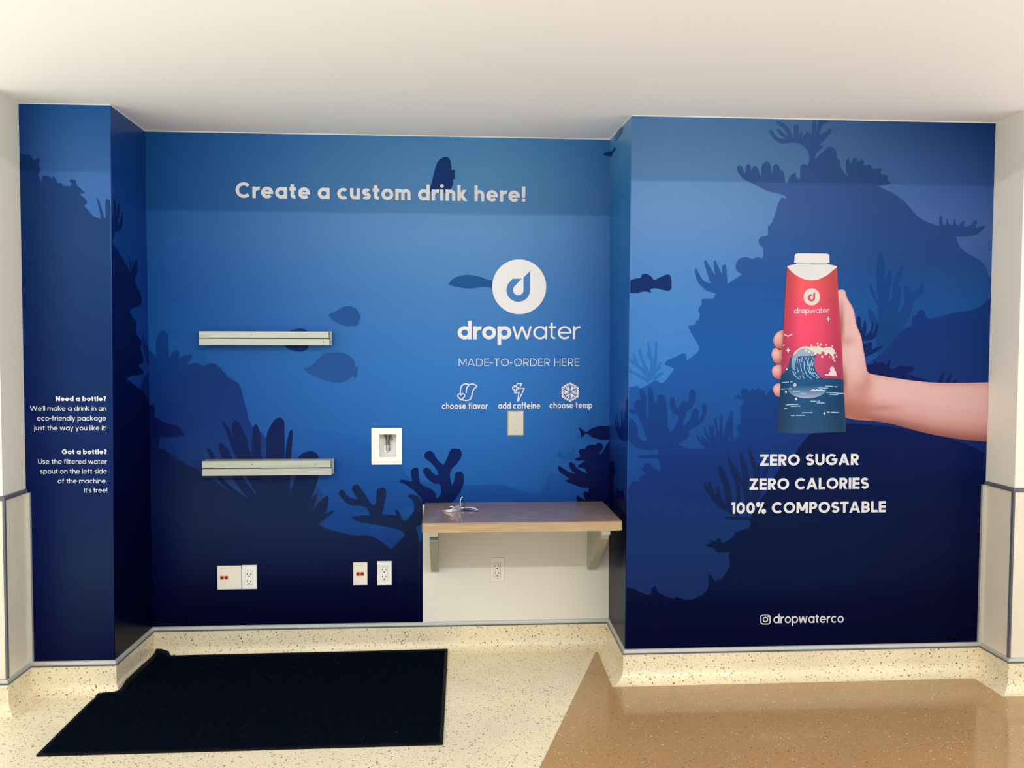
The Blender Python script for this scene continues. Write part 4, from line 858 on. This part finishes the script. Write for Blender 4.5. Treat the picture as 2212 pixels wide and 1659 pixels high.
# steel rails
M_rail = mat('galvanised rail', (172, 172, 160), .4, .5, .35, .08, 8, (1, 1, 12))
M_rin = mat('rail slot shade', (70, 70, 66), .6, .3, .5)
def rail(x0, x1, z0, z1, bx0, bx1, label, dots):
    yf = .380; r = root('strut_rail', ((x0+x1)/2, YB, z0), label, 'rail', 'metal rails on the back wall')
    hh = (z1-z0-.005)/2; t = .0025
    for k, (za, zb_) in enumerate(((z0, z0+hh), (z1-hh, z1))):
        m = MB()         # open-ended square channel: front web, two flanges, lipped back edge
        m.box(x0, x1-(.004 if k else .0), yf, yf+t, za, zb_).box(x0, x1, yf+t, yf+.041, zb_-t, zb_).box(x0, x1, yf+t, yf+.041, za, za+t)
        m.box(x0, x1, yf+.0385, yf+.041, za+t, za+.009).box(x0, x1, yf+.0385, yf+.041, zb_-.009, zb_-t)
        m.build('channel_bar', M_rail, r, bevel=.0006)
    m = MB(); m.box(bx0, bx1, yf+.041, yf+.0435, z0+.001, z1+.001).box(bx0, bx1, yf+.0435, YB, z1-.002, z1+.001).box(bx0, bx1, yf+.0435, YB, z0+.001, z0+.004)
    m.build('back_channel', M_rail, r)
    MB().box(x0+.004, x1-.004, yf+.006, yf+.03, z0+hh-.0005, z0+hh+.0055).build('slot', M_rin, r)
    for x, up in dots:
        z = (z1-hh*.55) if up else z0+hh*.55
        MB().cyl((x, yf+.001, z), (x, yf-.0006, z), .0024, 10).build('rivet', M_rin, r)
f38 = lambda u, v: on(400+u/3.95, 620+v/3.95, 1, .38)
p, q = f38(115, 378), f38(1228, 497)
rail(p.x, q.x+.002, q.z, p.z, p.x+.004, q.x+.008, 'upper bright metal rail on the back wall, level with the fish', [(f38(560, 0).x, 1), (f38(1178, 0).x, 0)])
p, q = f38(144, 1487), f38(1245, 1604)
rail(p.x, q.x+.002, q.z, p.z, p.x+.0, q.x+.008, 'lower bright metal rail in front of the dark sea plants', [(f38(558, 0).x, 1), (f38(1100, 0).x, 1)])

# ------------------------------------------------------------------ counter
ZT, TH, CX0, CX1, YF = .575, .041, 1.279, 2.136, -.056
r = root('wall_counter', ((CX0+CX1)/2, DEP-.02, .24), 'brown laminate counter with a wooden front edge on two wall brackets', 'counter')
M_lam = mat('brown laminate', (156, 133, 121), .09, .5, 0, .10, 14)
M_wood = mat('worn maple edge', (172, 145, 108), .45, .4, 0, .14, 9, (1, 6, 14))
def rr(x0, x1, y0, y1, rad, z):
    o = []
    for (cx, cy, a0) in ((x0+rad, y0+rad, 180), (x1-rad, y0+rad, 270)): o += [(x, y, z) for x, y in arc(cx, cy, rad, rad, a0, a0+90, 6)]
    return o+[(x1, y1, z), (x0, y1, z)]
MB().prism(rr(CX0+.003, CX1-.003, YF+.003, DEP-.0012, .016, ZT-.004), (0, 0, .004)).build('worktop', M_lam, r)
MB().prism(rr(CX0, CX1, YF, DEP-.0012, .018, ZT-TH), (0, 0, TH-.004)).build('edge_slab', M_wood, r)
M_brk = mat('cream bracket paint', (222, 212, 190), .45, .4)
M_brk_shade = mat('shaded bracket paint', (176, 172, 150), .5, .4, 0)  # same bracket, darkened: shade on the sloping gusset is put into its colour
for xa, xb in ((1.309, 1.346), (2.061, 2.098)):
    zt = ZT-TH; yf = .033; zb_ = .248
    b = MB().box(xa, xb, yf, DEP-.0005, zt-.036, zt).build('bracket', M_brk, r, bevel=.0015)
    MB().prism([(xa, DEP-.0005, zt-.036), (xa, yf+.03, zt-.036), (xa, yf+.035, zt-.062), (xa, DEP-.022, zb_), (xa, DEP-.0005, zb_+.006)], (xb-xa, 0, 0)).build('gusset', M_brk_shade, b)
    if xa < 1.5: MB().box(xa+.001, xb-.001, yf+.026, yf+.03, zt-.055, zt-.0375).build('gap_shade', M_gtrim, b)  # dark strip painting in the shade between arm and gusset
# torn tag and its ties lying on the counter
M_tagw = mat('white tag', (238, 234, 238), .4); M_navy = mat('black tie', (18, 16, 36), .4)
tg = lambda u, v, dz=0.001: (lambda q: Vector((q.x, q.y, ZT+dz)))(on(900+u/13.825, 1060+v/13.825, 2, ZT+dz))
rt_ = tg(1200, 590)
r = root('cable_tag', (rt_.x, rt_.y, ZT), 'small torn white tag with black and white ties lying on the counter', 'tag')
tagp = [tg(765, 600), tg(890, 630), tg(1040, 645), tg(1250, 600), tg(1335, 540)]
up_ = [tg(840, 590, .006), tg(990, 560, .014), tg(1090, 515, .022), tg(1150, 470, .032), tg(1250, 425, .040), ]
m = MB(); n = len(tagp); m.add(tagp+up_+[p+Vector((0, .0015, .0006)) for p in tagp+up_], [(k, k+1, n+k+1, n+k) for k in range(n-1)]+[(2*n+k, 3*n+k, 3*n+k+1, 2*n+k+1) for k in range(n-1)]).build('tag_sheet', M_tagw, r)
MB().tube([tg(1000, 480, .026), tg(1050, 475, .028), tg(1110, 495, .026)], .0028).build('tag_corner', M_tagw, r)
MB().tube([tg(870, 600, .004), tg(960, 560, .012), tg(1070, 520, .02)], .0022).build('dark_tie', M_navy, r)
c0 = tg(1370, 520, .004); cz_ = .032
ring = [(c0.x+.0105*math.cos(math.radians(a)), c0.y+.004*math.sin(math.radians(a)), ZT+.004+.0255+.0245*math.sin(math.radians(a))) for a in range(-70, 260, 15)]
MB().tube(ring[:11], .0011).build('dark_tie', M_navy, r)
MB().tube(ring[10:], .0017).build('white_tie', M_tagw, r)
MB().tube([tg(1300, 470, .012), tg(1420, 500, .012), tg(1580, 590, .004), tg(1700, 605, .002), tg(1850, 620, .0015)], .0016).build('dark_tie', M_navy, r)
MB().tube([tg(1330, 520, .01), tg(1480, 500, .012), tg(1600, 497, .012), tg(1740, 530, .008), tg(1825, 560, .004), tg(1760, 585, .003)], .0019).build('white_tie', M_tagw, r)
MB().tube([tg(1370, 560, .002), tg(1460, 590, .002), tg(1550, 605, .002)], .0018).build('dark_tie', M_navy, r)

# ------------------------------------------------------------------ entrance mat, cut around the left pillar and riding up the cove
def coveh(x, y):
    if y >= 0: d = min(x, DEP-y)
    elif x < 0: d = -y
    else: d = max(x, -y)
    d = max(d, .0165)
    if d >= .068: return 0
    return R_-math.sqrt(max(0, R_*R_-(R_-(.068-d))**2)) if False else R_-math.sqrt(max(0, R_*R_-(.068-d)**2))
# traced corner points on the floor plane
outer = [(-.072,-.603),(.3,-.603),(.7,-.604),(1.37,-.602),(1.379,-.1),(1.388,.423),(1.0,.421),(.6,.420),(.2,.419),(.100,.418),(.092,.424),(.085,.434),(.05,.440),(.024,.4405),(.024,.36),(.021,.2),(.019,.05),(.024,-.018),(.014,-.03),(0,-.034),(-.04,-.036),(-.066,-.04),(-.072,-.12),(-.072,-.3)]
def shrink(P, d):
    n = len(P); out = []
    for i in range(n):
        a, b, c = Vector(P[i-1]), Vector(P[i]), Vector(P[(i+1) % n]); u, v = (b-a).normalized(), (c-b).normalized()
        n1, n2 = Vector((-u.y, u.x)), Vector((-v.y, v.x)); s = n1+n2; s = s.normalized()/max(.5, s.normalized().dot(n1)); out.append(tuple(b+s*d))
    return out
def densify(P, st):
    o = []
    for i in range(len(P)):
        a, b = Vector(P[i]), Vector(P[(i+1) % len(P)]); k = max(1, int((b-a).length/st))
        o += [tuple(a+(b-a)*t/k) for t in range(k)]
    return o
r = root('floor_mat', (.65, -.1, FL), 'large black carpet mat lying on the terrazzo, cut around the left pillar', 'mat')
def matmesh(name, outl, h, m, step):
    v, f = fill(densify(outl, step*1.2), step)
    n = len(v); top = [(x, y, FL+coveh(x, y)+h) for x, y in v]; bo = [(x, y, FL+coveh(x, y)+(.0012 if coveh(x, y) == 0 else .003)) for x, y in v]
    f = [tuple(q) if (Vector(v[q[1]])-Vector(v[q[0]])).cross(Vector(v[q[2]])-Vector(v[q[0]])) > 0 else tuple(reversed(q)) for q in f]
    from collections import Counter
    cnt = Counter(); 
    for q in f:
        for i in range(len(q)): cnt[(q[i], q[(i+1) % len(q)])] += 1
    side = [(a+n, b+n, b, a) for (a, b) in cnt if (b, a) not in cnt]
    return obj(name, top+bo, f+[tuple(n+i for i in reversed(q)) for q in f]+side, m, r)
m_, nt, b = base_mat('carpet pile', .95, .0)
tc = nt.nodes.new('ShaderNodeNewGeometry'); nz = nt.nodes.new('ShaderNodeTexNoise'); nz.inputs['Scale'].default_value = 160; nz.inputs['Detail'].default_value = 3
nt.links.new(tc.outputs['Position'], nz.inputs[0]); rp = nt.nodes.new('ShaderNodeValToRGB'); rp.color_ramp.elements[0].position = .35; rp.color_ramp.elements[1].position = .7
rp.color_ramp.elements[0].color = (*lin((4, 7, 16)), 1); rp.color_ramp.elements[1].color = (*lin((13, 21, 33)), 1); nt.links.new(nz.outputs[0], rp.inputs[0])
vo = nt.nodes.new('ShaderNodeTexVoronoi'); vo.inputs['Scale'].default_value = 26; nt.links.new(tc.outputs['Position'], vo.inputs[0])
sp = nt.nodes.new('ShaderNodeSeparateColor'); nt.links.new(vo.outputs['Color'], sp.inputs[0])
l1 = nt.nodes.new('ShaderNodeMath'); l1.operation = 'LESS_THAN'; l1.inputs[1].default_value = .06; nt.links.new(vo.outputs['Distance'], l1.inputs[0])
l2 = nt.nodes.new('ShaderNodeMath'); l2.operation = 'LESS_THAN'; l2.inputs[1].default_value = .07; nt.links.new(sp.outputs[0], l2.inputs[0])
l3 = nt.nodes.new('ShaderNodeMath'); l3.operation = 'MULTIPLY'; nt.links.new(l1.outputs[0], l3.inputs[0]); nt.links.new(l2.outputs[0], l3.inputs[1])
mx = nt.nodes.new('ShaderNodeMix'); mx.data_type = 'RGBA'; nt.links.new(l3.outputs[0], mx.inputs[0]); nt.links.new(rp.outputs[0], mx.inputs[6]); mx.inputs[7].default_value = (*lin((120, 120, 120)), 1)
nt.links.new(mx.outputs[2], b.inputs['Base Color'])
bp = nt.nodes.new('ShaderNodeBump'); bp.inputs['Strength'].default_value = .5; bp.inputs['Distance'].default_value = .004; nt.links.new(nz.outputs[0], bp.inputs['Height']); nt.links.new(bp.outputs[0], b.inputs['Normal'])
matmesh('rubber_border', outer, .0075, mat('black rubber', (8, 9, 16), .6, .15), .02)
matmesh('carpet_pile', shrink(outer, .014), .0115, m_, .02)
